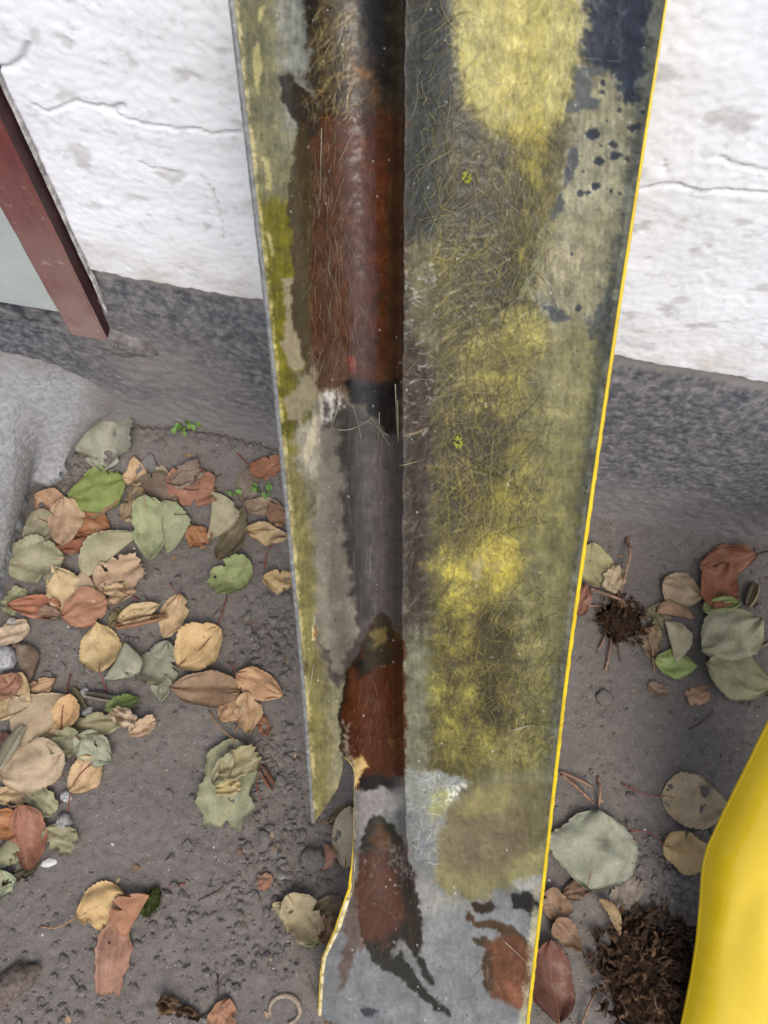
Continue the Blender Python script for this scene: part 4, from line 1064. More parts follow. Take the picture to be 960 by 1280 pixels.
# side veins and midrib
_k = M_leaf.math('SUBTRACT', M_leaf.math('MULTIPLY', _t, 8.0), M_leaf.math('MULTIPLY', _av, 2.0))
_fr = M_leaf.math('ABSOLUTE', M_leaf.math('SUBTRACT', M_leaf.math('FRACT', _k), 0.5))
_ve = M_leaf.ramp(_fr, [(0.0, 1.0), (0.085, 0.0)])
_md = M_leaf.ramp(_av, [(0.0, 1.0), (0.05, 0.0)])
_vein = M_leaf.math('MAXIMUM', M_leaf.math('MULTIPLY', _ve, 0.42), _md)
_c = M_leaf.mix(_c, M_leaf.mix(_oi.outputs['Color'], (.42, .28, .17), 0.5), M_leaf.math('MULTIPLY', _vein, 0.46))
M_leaf.col(_c)
M_leaf.b.inputs['Subsurface Weight'].default_value = 0.0
M_leaf.bump(M_leaf.math('ADD', M_leaf.math('MULTIPLY', _vein, -0.5), M_leaf.math('MULTIPLY', _n2, 0.7)), 0.45, 0.0015)
M_stalk = {}
def stalk_mat(c):
    if c not in M_stalk:
        m = Mat('leaf_stalk_' + ('red', 'tan', 'green', 'dark')[len(M_stalk) % 4], 0.7, 0.3); g = m.noise(200, 3)
        a = lin(c); m.col(m.ramp(g, [(0.3, tuple(a * .6)), (0.7, tuple(a * 1.15))])); M_stalk[c] = m.m
    return M_stalk[c]
S_RED, S_TAN, S_GRN, S_DRK = (132, 72, 64), (158, 122, 86), (150, 150, 70), (84, 62, 50)

def flat_h(x, y): return soil_base(x, y) + 0.0016 + 0.4 * 0.0036 * fbm(np.asarray(x) * 14, np.asarray(y) * 14, 3, 11)

def pix_on_soil(px, py):
    z = 0.0
    for _ in range(6):
        p = on_z(np.array([px], float), np.array([py], float), z)[0]; z = float(flat_h(p[0], p[1]))
    return p

LEAF_N = 0
K_LEAF = 0.88
def leaf(cx, cy, L, W, ang, colr, label, shape='o', lv=0, stalk=None, scol=S_TAN, cup=None, bend=None, wave=1.0, name='fallen_leaf', z_up=0.0, roll=0.0):
    global LEAF_N
    LEAF_N += 1; sd = LEAF_N * 13 + 1; L *= 1.02; W *= 1.04
    rr = np.random.default_rng(sd)
    if cup is None: cup = rr.uniform(-.16, .22)
    if bend is None: bend = rr.uniform(-.06, .10)
    a = R_(ang); d = np.array([math.cos(a), -math.sin(a)])
    c = pix_on_soil(cx, cy); tip = pix_on_soil(cx + d[0] * L / 2, cy + d[1] * L / 2); bas = pix_on_soil(cx - d[0] * L / 2, cy - d[1] * L / 2)
    sp_ = pix_on_soil(cx - d[1] * W / 2, cy + d[0] * W / 2); sm = pix_on_soil(cx + d[1] * W / 2, cy - d[0] * W / 2)
    ax = (tip - bas)[:2]; Lm = float(np.linalg.norm(ax)); ax = ax / Lm
    Wm = float(np.linalg.norm((sp_ - sm)[:2])); sx = np.array([-ax[1], ax[0]])
    NU, NV = 30, 21
    t = np.linspace(0, 1, NU)[:, None] + np.zeros((1, NV)); v = np.linspace(-1, 1, NV)[None, :] + np.zeros((NU, 1))
    if shape in ('e',): wt = np.sin(np.pi * t) ** 0.62
    elif shape == 'r': wt = 0.9 * np.sin(np.pi * np.clip(t * .92 + .04, 0, 1)) ** 0.4
    elif shape == 'w': wt = np.sin(np.pi * t ** 0.62) ** 0.62          # broad base, drawn-out tip
    elif shape == 'c': wt = 0.55 + 0.45 * np.sin(np.pi * t) ** 0.5
    elif shape == 'b': wt = np.sin(np.pi * np.clip(t * 0.80 + 0.005, 0, 1) ** 0.8) ** 0.6   # tip torn off
    else: wt = np.sin(np.pi * t ** 0.80) ** 0.70
    edge = 1 + 0.035 * np.sin(t * 70 + sd) * np.abs(v) ** 6 + 0.15 * gn(t * 3.2 + sd, np.sign(v) * 2.3 + sd, 7) * np.abs(v) ** 2
    for _k in range(int(rr.integers(0, 4)) if L < 80 else 0):   # nicks and tears in the rim
        edge = edge * (1 - rr.uniform(.15, .5) * np.exp(-((t - rr.uniform(.15, .9)) / rr.uniform(.02, .05)) ** 2) * (np.sign(v) == rr.choice([-1, 1])) * np.abs(v) ** 1.5)
    if shape in ('c', 'b'): edge = edge + 0.20 * gn(t * 6 + sd, np.sign(v) * 3.1, 9) * np.abs(v) ** 2
    y = v * wt * edge * Wm / 2; x = (t - 0.5) * Lm
    x = x + 0.03 * Lm * gn(t * 2 + sd, v * 2, 3); y = y + 0.05 * Wm * gn(t * 2.2, v * 1.2 + sd, 4)
    if shape == 'b': x = x + ss(.90, 1.0, t) * 0.10 * Lm * gn(v * 3 + sd, v * 0, 5)
    z = cup * Wm * 0.5 * (v * wt) ** 2 * (1.0 if cup > 0 else 1.0)
    z = z + bend * Lm * (2 * t - 1) ** 2 + wave * (0.0058 * gn(t * 2.6 + sd, v * 1.7, 13) + 0.0030 * gn(t * 5, v * 3 + sd, 15) * np.abs(v) + 0.0012 * gn(t * 11, v * 7 + sd, 16))
    # crease along the midrib
    z = z + 0.0016 * np.abs(v) * (1 if cup >= 0 else -1)
    if shape == 'h':        # folded in two along the midrib
        y = (np.abs(v) * wt * edge - 0.5) * Wm * 0.95
        ang_f = np.where(v > 0, 0.0, 1.0)
        z = np.where(v < 0, 0.0, 0.0022 + 0.006 * np.sin(np.pi * np.abs(v) * 0.8) * wt) + 0.002 * gn(t * 3 + sd, v * 2, 13)
    if shape == 'r':        # rolled into a tube
        th = v * (2.6 + roll); rad = Wm / 2.2 * wt
        y = rad * np.sin(th); z = rad * (1 - np.cos(th)) * 0.9
    if shape not in ('h', 'r', 'c'):   # dried: rolled up along some line across the blade
        ph = rr.uniform(0, np.pi); q_ = (x * math.cos(ph) + y * math.sin(ph)) / (0.5 * max(Lm, Wm)) - rr.uniform(-.25, .25)
        z = z + rr.uniform(.002, .011) * wave ** .5 * np.abs(q_) ** 2.2
        z = z + rr.uniform(.0, .006) * ss(.3, 1.0, -q_ if rr.uniform() < .5 else q_) ** 2
    z = z - z.min() * 0.55 if shape not in ('h', 'r') else z - z.min()
    P = np.stack([c[0] + ax[0] * x + sx[0] * y, c[1] + ax[1] * x + sx[1] * y, np.zeros_like(x)], -1)
    base = flat_h(P[..., 0], P[..., 1])
    P[..., 2] = base + np.maximum(z, -0.001) + lv * 0.0042 + z_up
    loc = (c[0], c[1], float(flat_h(c[0], c[1])))
    root = empty(name, loc, label, 'leaf', 'dead leaves lying on the soil')
    lo_ = np.array(loc)
    fc = grid_faces(NU, NV)
    if shape == 'b' or 'hole' in label:     # eaten holes
        cen = P.reshape(-1, 3)[fc].mean(1); q = gn(cen[:, 0] * 75 + sd, cen[:, 1] * 75, 21)
        fc = fc[q < (0.60 if 'hole' in label else 0.72)]
    top = P.reshape(-1, 3); bot = top - np.array([0, 0, 0.00045])
    n = len(top)
    # closing strip around the outline
    idx = np.concatenate([np.arange(0, NV - 1), np.arange(NV - 1, n - 1, NV), np.arange(n - 1, n - NV, -1), np.arange(n - NV, 0, -NV)])
    rim_ = np.stack([idx, np.roll(idx, -1), np.roll(idx, -1) + n, idx + n], -1)
    o = mesh_obj('blade', np.concatenate([top, bot]) - lo_, np.concatenate([fc, fc[:, ::-1] + n, rim_]), M_leaf.m, root)
    set_f(o, np.concatenate([t.ravel()] * 2), 'LT'); set_f(o, np.concatenate([v.ravel()] * 2), 'LV')
    lc = lin(colr) * K_LEAF; lc = lc * .78 + .22 * lc.mean(); lc = lc * np.array([.96, 1.0, .92]); o.color = (*lc, 1)
    # stalk continuing as the midrib under/over the blade
    if shape not in ('c',):
        midP = top.reshape(NU, NV, 3)[:, NV // 2]
        pts = [midP[i] + np.array([0, 0, 0.0003]) for i in range(0, 7, 2)]; rad = [0.0009 * (1 - .75 * i / len(pts)) for i in range(len(pts))]
        if shape in ('h', 'r'): pts = pts[:2]; rad = rad[:2]
        if stalk is not None:
            s_ = pix_on_soil(*stalk); b0 = np.array(pts[0]); out = []
            side = np.array([-(s_ - b0)[1], (s_ - b0)[0], 0]) * rr.uniform(-.22, .22)
            for f in np.linspace(1, 0.12, 8):
                q = b0 + (s_ - b0) * f + side * math.sin(math.pi * f)
                q[2] = float(soil_h(q[0], q[1])) + 0.0012 + (b0[2] - float(soil_h(b0[0], b0[1]))) * (1 - f) ** 1.5 + 0.004 * math.sin(math.pi * f)
                out.append(q)
            pts = out + pts; rad = [0.0011 - 0.00015 * abs(k - 1) * .3 for k in range(8)] + rad
        V, Fc = tube(pts, rad, 5)
        mesh_obj('stalk', np.array([tuple(p) for p in V]) - lo_, Fc, stalk_mat(scol), root)
    return root

T = [  # cx, cy, length, width, direction of tip, colour, label, options
 (132, 556, 70, 74, 262, (152, 150, 134), 'grey-green leaf with raised corners beside a rolled orange leaf', dict(shape='w', cup=.30, wave=1.6)),
 (111, 527, 44, 20, 208, (178, 130, 84), 'small orange leaf rolled into a tube with a hooked stalk', dict(shape='r', lv=1, stalk=(100, 508), scol=S_DRK)),
 (118, 628, 78, 44, 200, (170, 128, 96), 'tan leaf tucked under the bright green leaf', dict(shape='e')),
 (124, 616, 72, 54, 20, (120, 136, 52), 'bright green oval leaf browning along the middle', dict(shape='e', lv=2, cup=-.30)),
 (170, 593, 36, 28, 96, (196, 158, 116), 'small peach leaf with a curled pointed tip', dict(shape='w', cup=.2)),
 (185, 596, 54, 26, 80, (116, 110, 112), 'thin grey skeleton leaf beside a small peach leaf', dict(shape='e', wave=.4)),
 (204, 595, 24, 13, 110, (178, 158, 130), 'pale sliver of broken leaf beside a thin grey leaf', dict(shape='c')),
 (168, 634, 46, 22, 240, (150, 124, 92), 'small twisted tan leaf between the green leaf and a folded pale leaf', dict(shape='b', wave=2)),
 (192, 624, 64, 56, 170, (108, 88, 74), 'dull brown leaf half hidden under a pale green leaf', dict(shape='o')),
 (240, 612, 60, 48, 350, (158, 100, 76), 'russet leaf with another grey-brown leaf lying on it', dict(shape='b', lv=1, stalk=(276, 591), scol=S_DRK)),
 (234, 601, 42, 28, 30, (136, 112, 98), 'grey-brown crumpled leaf on top of a russet leaf', dict(shape='b', lv=3, wave=1.6)),
 (190, 668, 74, 48, 275, (150, 156, 112), 'pale green leaf opened flat beside its own folded half', dict(shape='w', lv=2, stalk=(206, 636), scol=S_TAN)),
 (222, 660, 66, 36, 280, (146, 150, 112), 'pale green half leaf bent up beside a small orange leaf', dict(shape='h', lv=2)),
 (249, 674, 30, 28, 330, (164, 104, 56), 'small bright orange leaf touching a pale green leaf', dict(shape='b', lv=1)),
 (291, 672, 70, 30, 62, (104, 92, 66), 'dark olive underside of a folded leaf', dict(shape='o', cup=.1)),
 (281, 650, 58, 36, 265, (164, 152, 120), 'beige leaf folded over like a half moon', dict(shape='h', lv=2)),
 (308, 608, 42, 30, 250, (116, 98, 86), 'grey-brown pointed leaf near the panel with a red stalk', dict(shape='o', stalk=(296, 566), scol=S_RED)),
 (333, 587, 40, 28, 20, (160, 98, 66), 'russet cupped leaf touching the panel flange', dict(shape='b', cup=.4)),
 (328, 634, 46, 24, 180, (150, 122, 100), 'dusty brown leaf under small green weeds beside the panel', dict(shape='e')),
 (346, 646, 34, 24, 120, (148, 104, 74), 'reddish tan leaf standing on edge beside the panel', dict(shape='o', lv=1, cup=.3)),
 (334, 670, 52, 26, 172, (190, 158, 112), 'wavy-edged straw coloured leaf at the panel edge', dict(shape='e', lv=1, wave=2.2, stalk=(330, 712), scol=S_RED)),
 (290, 720, 56, 40, 222, (142, 152, 92), 'torn light green leaf alone on the bare soil', dict(shape='b', cup=.2)),
 (350, 727, 42, 30, 178, (196, 158, 104), 'honey coloured oval leaf half behind the panel flange', dict(shape='e', cup=.1)),
 (68, 636, 50, 38, 150, (176, 130, 98), 'light brown leaf behind a pinched tan leaf', dict(shape='e', cup=.2)),
 (112, 652, 56, 36, 340, (160, 98, 52), 'orange-brown pointed leaf beside a pinched tan leaf', dict(shape='o', lv=1)),
 (92, 680, 42, 22, 10, (142, 76, 50), 'dark red leaf edge showing under a pinched tan leaf', dict(shape='c')),
 (84, 657, 58, 44, 268, (186, 148, 116), 'pinched tan leaf with a ridge down its middle', dict(shape='w', lv=2, cup=-.5)),
 (51, 664, 50, 36, 215, (142, 134, 108), 'grey-green leaf propped behind a big olive leaf', dict(shape='w', cup=.3)),
 (44, 702, 78, 58, 182, (152, 146, 116), 'big pale olive leaf slit along its middle vein', dict(shape='e', lv=1, stalk=(86, 694), scol=S_TAN)),
 (115, 676, 30, 20, 60, (134, 122, 116), 'small torn grey leaf beside a long olive leaf', dict(shape='c')),
 (130, 685, 84, 38, 40, (162, 154, 118), 'long beige olive leaf folded lengthwise', dict(shape='h', lv=2)),
 (150, 722, 64, 44, 25, (184, 148, 116), 'tan leaf peppered with small black holes', dict(shape='b', lv=1, stalk=(182, 756), scol=S_RED)),
 (148, 745, 50, 26, 10, (188, 152, 112), 'tan leaf strip under the leaf peppered with holes', dict(shape='o', lv=1)),
 (80, 738, 58, 46, 110, (204, 172, 124), 'golden tan upright leaf beside a russet leaf', dict(shape='o', lv=2, stalk=(78, 770), scol=S_TAN)),
 (109, 740, 48, 28, 120, (190, 156, 124), 'pale peach leaf fold against a golden leaf', dict(shape='h', lv=2)),
 (110, 764, 60, 44, 200, (166, 110, 78), 'smooth russet oval leaf lying over golden leaves', dict(shape='e', lv=3, cup=-.2)),
 (20, 752, 36, 24, 60, (140, 136, 100), 'small olive leaf tucked behind a red leaf', dict(shape='c')),
 (45, 759, 66, 30, 178, (168, 98, 66), 'brick red pointed leaf with a brown tip', dict(shape='o', lv=1)),
 (66, 770, 30, 18, 350, (138, 106, 86), 'dull brown small leaf end beside the brick red leaf', dict(shape='o', lv=2)),
 (176, 768, 54, 26, 20, (196, 164, 116), 'straw leaf with its near edge rolled into a brown roll', dict(shape='o', lv=1)),
 (178, 778, 66, 13, 12, (150, 100, 66), 'narrow brown rolled leaf like a cigar', dict(shape='r', lv=1)),
 (216, 771, 58, 34, 250, (196, 160, 114), 'tan teardrop leaf with a thin dark stalk', dict(shape='o', stalk=(213, 728), scol=S_RED)),
 (146, 774, 26, 18, 60, (110, 98, 66), 'dark olive scrap of leaf behind a straw leaf', dict(shape='c')),
 (127, 812, 62, 52, 95, (200, 166, 110), 'golden brown round leaf with its stalk lying straight below', dict(shape='e', lv=1, stalk=(132, 864), scol=S_RED)),
 (200, 830, 58, 50, 65, (134, 132, 114), 'grey-green heart-shaped leaf with a folded neighbour', dict(shape='w', lv=1, cup=-.3)),
 (162, 836, 50, 36, 240, (152, 150, 130), 'pale grey folded leaf lapping over a golden round leaf', dict(shape='h', lv=3)),
 (203, 860, 34, 26, 270, (140, 140, 118), 'grey-green leaf lobe beside a long brown leaf', dict(shape='o', lv=1)),
 (250, 810, 70, 54, 42, (204, 164, 106), 'glossy golden leaf with a white spot and long red stalk', dict(shape='e', lv=1, cup=.22, stalk=(284, 744), scol=S_RED)),
 (258, 862, 86, 44, 178, (142, 108, 80), 'long dull brown leaf with a bent-up edge', dict(shape='o', lv=1, cup=.35)),
 (325, 858, 62, 38, 335, (198, 146, 100), 'orange tan leaf with a curled tip on a brown cluster', dict(shape='o', lv=2, cup=-.4, stalk=(284, 828), scol=S_RED)),
 (288, 886, 40, 36, 235, (180, 138, 98), 'tan leaf under a long dull brown leaf', dict(shape='o', lv=0)),
 (311, 892, 52, 34, 270, (184, 142, 100), 'tan leaf with a pale looping stalk', dict(shape='o', lv=1, stalk=(292, 916), scol=S_TAN)),
 (330, 909, 24, 14, 290, (150, 92, 66), 'tiny russet curl at the end of a tan leaf', dict(shape='c')),
 (286, 978, 108, 70, 262, (156, 156, 122), 'tall pale green spotted leaf with two small leaves on it', dict(shape='b', cup=.25, stalk=(261, 888), scol=S_TAN)),
 (281, 962, 44, 22, 60, (168, 160, 124), 'little oval olive leaf lying on a tall pale leaf', dict(shape='e', lv=4)),
 (300, 955, 52, 34, 30, (160, 146, 104), 'tan crinkled leaf lying on a tall pale leaf', dict(shape='b', lv=3)),
 (288, 986, 30, 18, 190, (188, 164, 110), 'small yellowish curl at the middle of a tall pale leaf', dict(shape='c', lv=4)),
 (334, 972, 36, 14, 300, (140, 86, 62), 'thin russet leaf strip with a curved red stalk', dict(shape='r', stalk=(326, 1000), scol=S_RED)),
 (14, 793, 50, 26, 25, (188, 160, 132), 'flat tan leaf scrap beside a white stone', dict(shape='c')),
 (38, 828, 54, 26, 285, (108, 84, 70), 'dark brown dry leaf twisted to a point', dict(shape='h', lv=1)),
 (50, 862, 50, 24, 30, (180, 138, 98), 'tan leaf edge below a twisted dark leaf', dict(shape='o')),
 (16, 872, 66, 46, 60, (194, 160, 114), 'large tan leaf with a red-brown leaf lying in it', dict(shape='e', lv=1, cup=.3)),
 (12, 860, 44, 30, 40, (158, 104, 78), 'red-brown leaf lying inside a large tan leaf', dict(shape='e', lv=3)),
 (46, 892, 92, 56, 50, (178, 150, 118), 'broad smooth tan leaf folded to a peak', dict(shape='h', lv=1)),
 (86, 892, 46, 32, 75, (206, 158, 104), 'bright honey coloured leaf with a red stalk', dict(shape='e', lv=2, stalk=(88, 842), scol=S_RED)),
 (66, 922, 34, 26, 220, (196, 156, 112), 'honey coloured leaf bit below the bright honey leaf', dict(shape='c', lv=1)),
 (100, 874, 34, 12, 300, (124, 116, 84), 'thin twisted olive strip between leaves', dict(shape='r')),
 (128, 872, 42, 12, 170, (128, 116, 104), 'narrow grey rolled leaf below the golden round leaf', dict(shape='r', lv=1)),
 (154, 880, 44, 22, 20, (96, 118, 46), 'small fresh green leaf with a dark tip', dict(shape='o', lv=1)),
 (126, 906, 70, 28, 8, (136, 128, 92), 'flat olive leaf with a tan vein', dict(shape='o', lv=1)),
 (158, 898, 34, 24, 330, (188, 160, 134), 'pale pink-tan crumpled leaf end', dict(shape='b', lv=2, wave=2)),
 (180, 910, 36, 22, 25, (192, 156, 124), 'peach leaf curled up at both ends', dict(shape='b', lv=1, cup=.6)),
 (88, 928, 36, 34, 250, (150, 146, 114), 'olive leaf flap with a curled rim', dict(shape='b', lv=3, cup=.3)),
 (122, 938, 54, 42, 325, (158, 160, 134), 'pale grey-green leaf with a big black hole', dict(shape='o', lv=2)),
 (48, 957, 84, 66, 200, (182, 154, 124), 'big mottled tan leaf with grey blotches', dict(shape='e', lv=3, cup=-.22)),
 (20, 936, 60, 20, 60, (150, 142, 124), 'grey wrinkled leaf rolled up over the leaf pile', dict(shape='r', lv=4)),
 (6, 930, 34, 30, 200, (120, 76, 66), 'dark maroon leaf under the leaf pile', dict(shape='e', lv=1)),
 (108, 969, 54, 40, 228, (206, 164, 116), 'honey brown oval leaf with a crimson stalk', dict(shape='e', lv=1, stalk=(84, 1018), scol=S_RED)),
 (22, 992, 46, 26, 10, (188, 154, 110), 'tan leaf corner under the big mottled leaf', dict(shape='c', lv=1)),
 (55, 1002, 40, 30, 320, (160, 156, 118), 'pale olive leaf with two dark slits', dict(shape='c', lv=1)),
 (12, 1030, 50, 40, 160, (176, 108, 50), 'vivid orange leaf with a dark hollow', dict(shape='e', lv=2, cup=.4)),
 (77, 1048, 42, 36, 330, (152, 144, 110), 'olive grey square-ended leaf under a russet leaf', dict(shape='b')),
 (41, 1046, 80, 44, 280, (160, 98, 72), 'large smooth russet leaf with a long pale stalk', dict(shape='o', lv=3, stalk=(6, 996), scol=S_TAN, cup=-.3)),
 (14, 1068, 60, 30, 230, (146, 142, 106), 'olive leaf arching beneath a large russet leaf', dict(shape='h', lv=1)),
 (28, 1090, 56, 20, 215, (62, 56, 36), 'dark olive leaf under a russet leaf', dict(shape='o')),
 (4, 1106, 40, 30, 260, (150, 156, 124), 'pale green leaf end below the dark olive leaf', dict(shape='o')),
 (128, 1131, 66, 58, 25, (202, 160, 98), 'golden leaf with a small black mark and long stalk', dict(shape='e', lv=1, stalk=(50, 1158), scol=S_TAN)),
 (160, 1134, 58, 36, 60, (168, 108, 70), 'rust red leaf half standing beside dark moss', dict(shape='h', lv=3)),
 (143, 1192, 96, 42, 262, (164, 112, 90), 'long rosy brown leaf torn off square at its end', dict(shape='b', lv=2, cup=-.3)),
 (376, 1144, 62, 46, 300, (170, 152, 116), 'khaki leaf with round black holes and a lobed edge', dict(shape='b', lv=1)),
 (354, 1134, 26, 16, 180, (168, 150, 112), 'torn khaki lobe beside a leaf with round holes', dict(shape='c', lv=1)),
 (412, 1133, 44, 28, 25, (128, 108, 80), 'brown and olive leaf behind a khaki leaf', dict(shape='o', cup=.2)),
 (410, 1160, 36, 28, 60, (156, 124, 92), 'crumpled brown leaf with holes beside the yellow panel edge', dict(shape='b', lv=1, wave=2)),
 (394, 1172, 28, 18, 200, (142, 150, 96), 'light green leaf tip under a khaki leaf', dict(shape='c')),
 (434, 1046, 76, 38, 85, (176, 158, 132), 'pale tan spotted leaf behind the broken flange tip', dict(shape='e', cup=-.25)),
 (432, 1016, 50, 20, 30, (96, 84, 46), 'dark olive leaf behind the broken flange tip', dict(shape='o', stalk=(402, 1026), scol=S_TAN)),
 (412, 1072, 34, 16, 265, (156, 108, 86), 'small rosy brown leaf strip beside a pale spotted leaf', dict(shape='h')),
 (331, 1102, 22, 18, 30, (150, 100, 74), 'tiny square of orange leaf on bare soil', dict(shape='c', wave=.5)),
 (281, 1266, 40, 36, 70, (166, 112, 80), 'russet leaf peak with a dark thread-like stalk', dict(shape='w', stalk=(272, 1218), scol=S_DRK)),
 (216, 1256, 34, 22, 150, (120, 88, 58), 'shrivelled brown leaf curled like a hook', dict(shape='b', wave=3)),
 (240, 1266, 24, 12, 330, (110, 80, 56), 'shrivelled scrap beside a hook-shaped leaf', dict(shape='c', wave=2)),
 # right of the panel
 (742, 708, 54, 44, 100, (162, 152, 104), 'ribbed yellow-olive leaf against the yellow rim', dict(shape='e')),
 (766, 726, 32, 26, 60, (184, 160, 128), 'pale tan broken leaf above a dry stem tuft', dict(shape='c', lv=1)),
 (728, 750, 40, 20, 80, (150, 92, 70), 'russet leaf edge beside the yellow rim', dict(shape='o')),
 (904, 704, 70, 44, 12, (148, 86, 54), 'large chestnut brown oval leaf', dict(shape='e', lv=1, cup=-.3)),
 (893, 736, 58, 50, 70, (158, 90, 52), 'chestnut leaf overlapped by a light green leaf', dict(shape='e', lv=2)),
 (849, 740, 52, 42, 340, (176, 148, 116), 'dusty tan leaf beside chestnut leaves', dict(shape='o', lv=1, cup=-.4)),
 (842, 762, 46, 18, 350, (156, 118, 84), 'narrow brown leaf below a dusty tan leaf', dict(shape='h', lv=1)),
 (822, 772, 32, 26, 300, (124, 118, 84), 'olive grey leaf scrap beside the dry stem tuft', dict(shape='c')),
 (896, 760, 48, 22, 10, (150, 164, 84), 'light green leaf top behind a cream leaf', dict(shape='o', lv=3)),
 (908, 796, 80, 66, 28, (176, 170, 134), 'cream green scalloped leaf on an olive leaf', dict(shape='e', lv=4, wave=1.8)),
 (918, 846, 86, 54, 340, (160, 154, 112), 'wide olive cream leaf under a scalloped leaf', dict(shape='e', lv=2, stalk=(880, 838), scol=S_TAN)),
 (840, 831, 50, 34, 350, (150, 168, 86), 'lime green leaf with a dark slit', dict(shape='e', lv=1)),
 (848, 802, 52, 28, 285, (172, 158, 126), 'pale folded leaf above the lime green leaf', dict(shape='h', lv=2)),
 (812, 804, 42, 28, 260, (150, 122, 92), 'brown curled leaf left in the gap beside a stick', dict(shape='o', lv=0)),
 (872, 870, 28, 24, 20, (180, 132, 96), 'square orange tan leaf chip', dict(shape='c', wave=.5)),
 (822, 862, 26, 16, 340, (132, 104, 82), 'small brown leaf chip on trodden soil', dict(shape='c', wave=.5)),
 (938, 744, 30, 16, 70, (166, 144, 104), 'dry tan leaf curl beside a chestnut leaf', dict(shape='r')),
 (740, 1062, 96, 112, 80, (148, 150, 132), 'large grey-green toothed leaf with a green vein fork', dict(shape='e', lv=2, cup=-.12, wave=1.4)),
 (868, 1002, 84, 70, 350, (182, 156, 120), 'big crinkled tan leaf half behind the yellow panel', dict(shape='o', lv=0, stalk=(776, 978), scol=S_RED)),
 (854, 1064, 60, 48, 345, (206, 168, 108), 'golden oval leaf beside the yellow panel', dict(shape='e', lv=2, stalk=(784, 1040), scol=S_RED)),
 (692, 1130, 44, 34, 100, (160, 124, 98), 'pinkish tan leaf below the toothed leaf', dict(shape='e', lv=1)),
 (706, 1166, 50, 28, 310, (140, 104, 78), 'brown pointed leaf at the yellow rim', dict(shape='o', lv=2)),
 (688, 1222, 100, 54, 95, (112, 62, 50), 'long dark maroon leaf beside the yellow rim', dict(shape='e', lv=1, cup=-.2)),
 (720, 1112, 44, 26, 200, (110, 78, 58), 'dark brown leaf under the toothed leaf', dict(shape='o', lv=0)),
 (782, 1118, 48, 38, 60, (132, 118, 106), 'ashy grey leaf with a bitten edge', dict(shape='b')),
 (764, 1142, 52, 14, 300, (160, 130, 88), 'tan strip of leaf above the dead plant crown', dict(shape='h', lv=2)),
]
for e in T:
    leaf(*e[:7], **e[7])
# ---------------------------------------------------------------- small things on the soil
def blob(c, r, seed, sq=0.7, n1=7, n2=9, rough=.35, stretch=None, rot=0.0):
    V = []; Fc = []
    st = stretch or (1, 1)
    for i in range(n1 + 1):
        th = math.pi * i / n1
        for j in range(n2):
            ph = 2 * math.pi * j / n2
            d = Vector((math.sin(th) * math.cos(ph), math.sin(th) * math.sin(ph), math.cos(th)))
            k = 1 + rough * float(gn(d.x * 1.7 + seed * 3.1, d.y * 1.7 + d.z * 2.3, seed))
            x, y = d.x * r * k * st[0], d.y * r * k * st[1]
            V.append((c[0] + x * math.cos(rot) - y * math.sin(rot), c[1] + x * math.sin(rot) + y * math.cos(rot), c[2] + d.z * r * k * sq))
    for i in range(n1):
        for j in range(n2):
            a = i * n2 + j; b = i * n2 + (j + 1) % n2
            Fc.append((a, b, b + n2, a + n2))
    return V, Fc

# soil crumbs: loose small clods everywhere, more of them in the cloddy spots
ico = np.array([(0, 0, 1), (.894, 0, .447), (.276, .851, .447), (-.724, .526, .447), (-.724, -.526, .447), (.276, -.851, .447), (.724, .526, -.447), (-.276, .851, -.447), (-.894, 0, -.447), (-.276, -.851, -.447), (.724, -.526, -.447), (0, 0, -1)])
icf = np.array([(0, 1, 2), (0, 2, 3), (0, 3, 4), (0, 4, 5), (0, 5, 1), (1, 6, 2), (2, 7, 3), (3, 8, 4), (4, 9, 5), (5, 10, 1), (1, 10, 6), (2, 6, 7), (3, 7, 8), (4, 8, 9), (5, 9, 10), (6, 11, 7), (7, 11, 8), (8, 11, 9), (9, 11, 10), (10, 11, 6)])
def crumbs(name, xy, rad, mat, label, sq=.75):
    n = len(xy); g = rng.normal(1, .22, (n, 12, 1)).clip(.5, 1.6)
    st = rng.uniform(.7, 1.3, (n, 1, 3)); V = ico[None] * g * st * rad[:, None, None]
    a = rng.uniform(0, 2 * np.pi, n); ca, sa = np.cos(a)[:, None], np.sin(a)[:, None]
    V = np.stack([V[..., 0] * ca - V[..., 1] * sa, V[..., 0] * sa + V[..., 1] * ca, V[..., 2] * sq], -1)
    V[..., 0] += xy[:, :1]; V[..., 1] += xy[:, 1:]; V[..., 2] += (soil_h(xy[:, 0], xy[:, 1]) + rad * .25)[:, None]
    Fc = (icf[None] + (np.arange(n) * 12)[:, None, None]).reshape(-1, 3)
    o = mesh_obj(name, V.reshape(-1, 3), Fc, mat, None, False); tag(o, label, kind='stuff'); return o
xy = [np.stack([rng.uniform(-.85, .85, 9000), rng.uniform(-.42, .515, 9000)], -1)]; rd = [rng.gamma(1.7, .00070, 9000).clip(.0005, .0055)]
for p, r, h in _cl:
    k = int(260 * h / .008); xy.append(np.stack([rng.normal(p[0], r * .55, k), np.minimum(rng.normal(p[1], r * .55, k), .51)], -1)); rd.append(rng.gamma(2.4, .0013, k).clip(.0008, .0075))
xy = np.concatenate(xy); rd = np.concatenate(rd)
crumbs('soil_crumbs', xy, rd, M_soil.m, 'loose crumbs of grey-brown soil')
M_chip = Mat('white_chips', 0.7, 0.4); M_chip.col((.50, .50, .48))
nchip = 150; cx_ = np.stack([rng.uniform(-.7, .7, nchip), rng.uniform(-.36, .47, nchip)], -1)
crumbs('white_grit', cx_, rng.gamma(2.0, .0006, nchip).clip(.0006, .0030), M_chip.m, 'tiny white chips of lime scattered on the soil', .5)

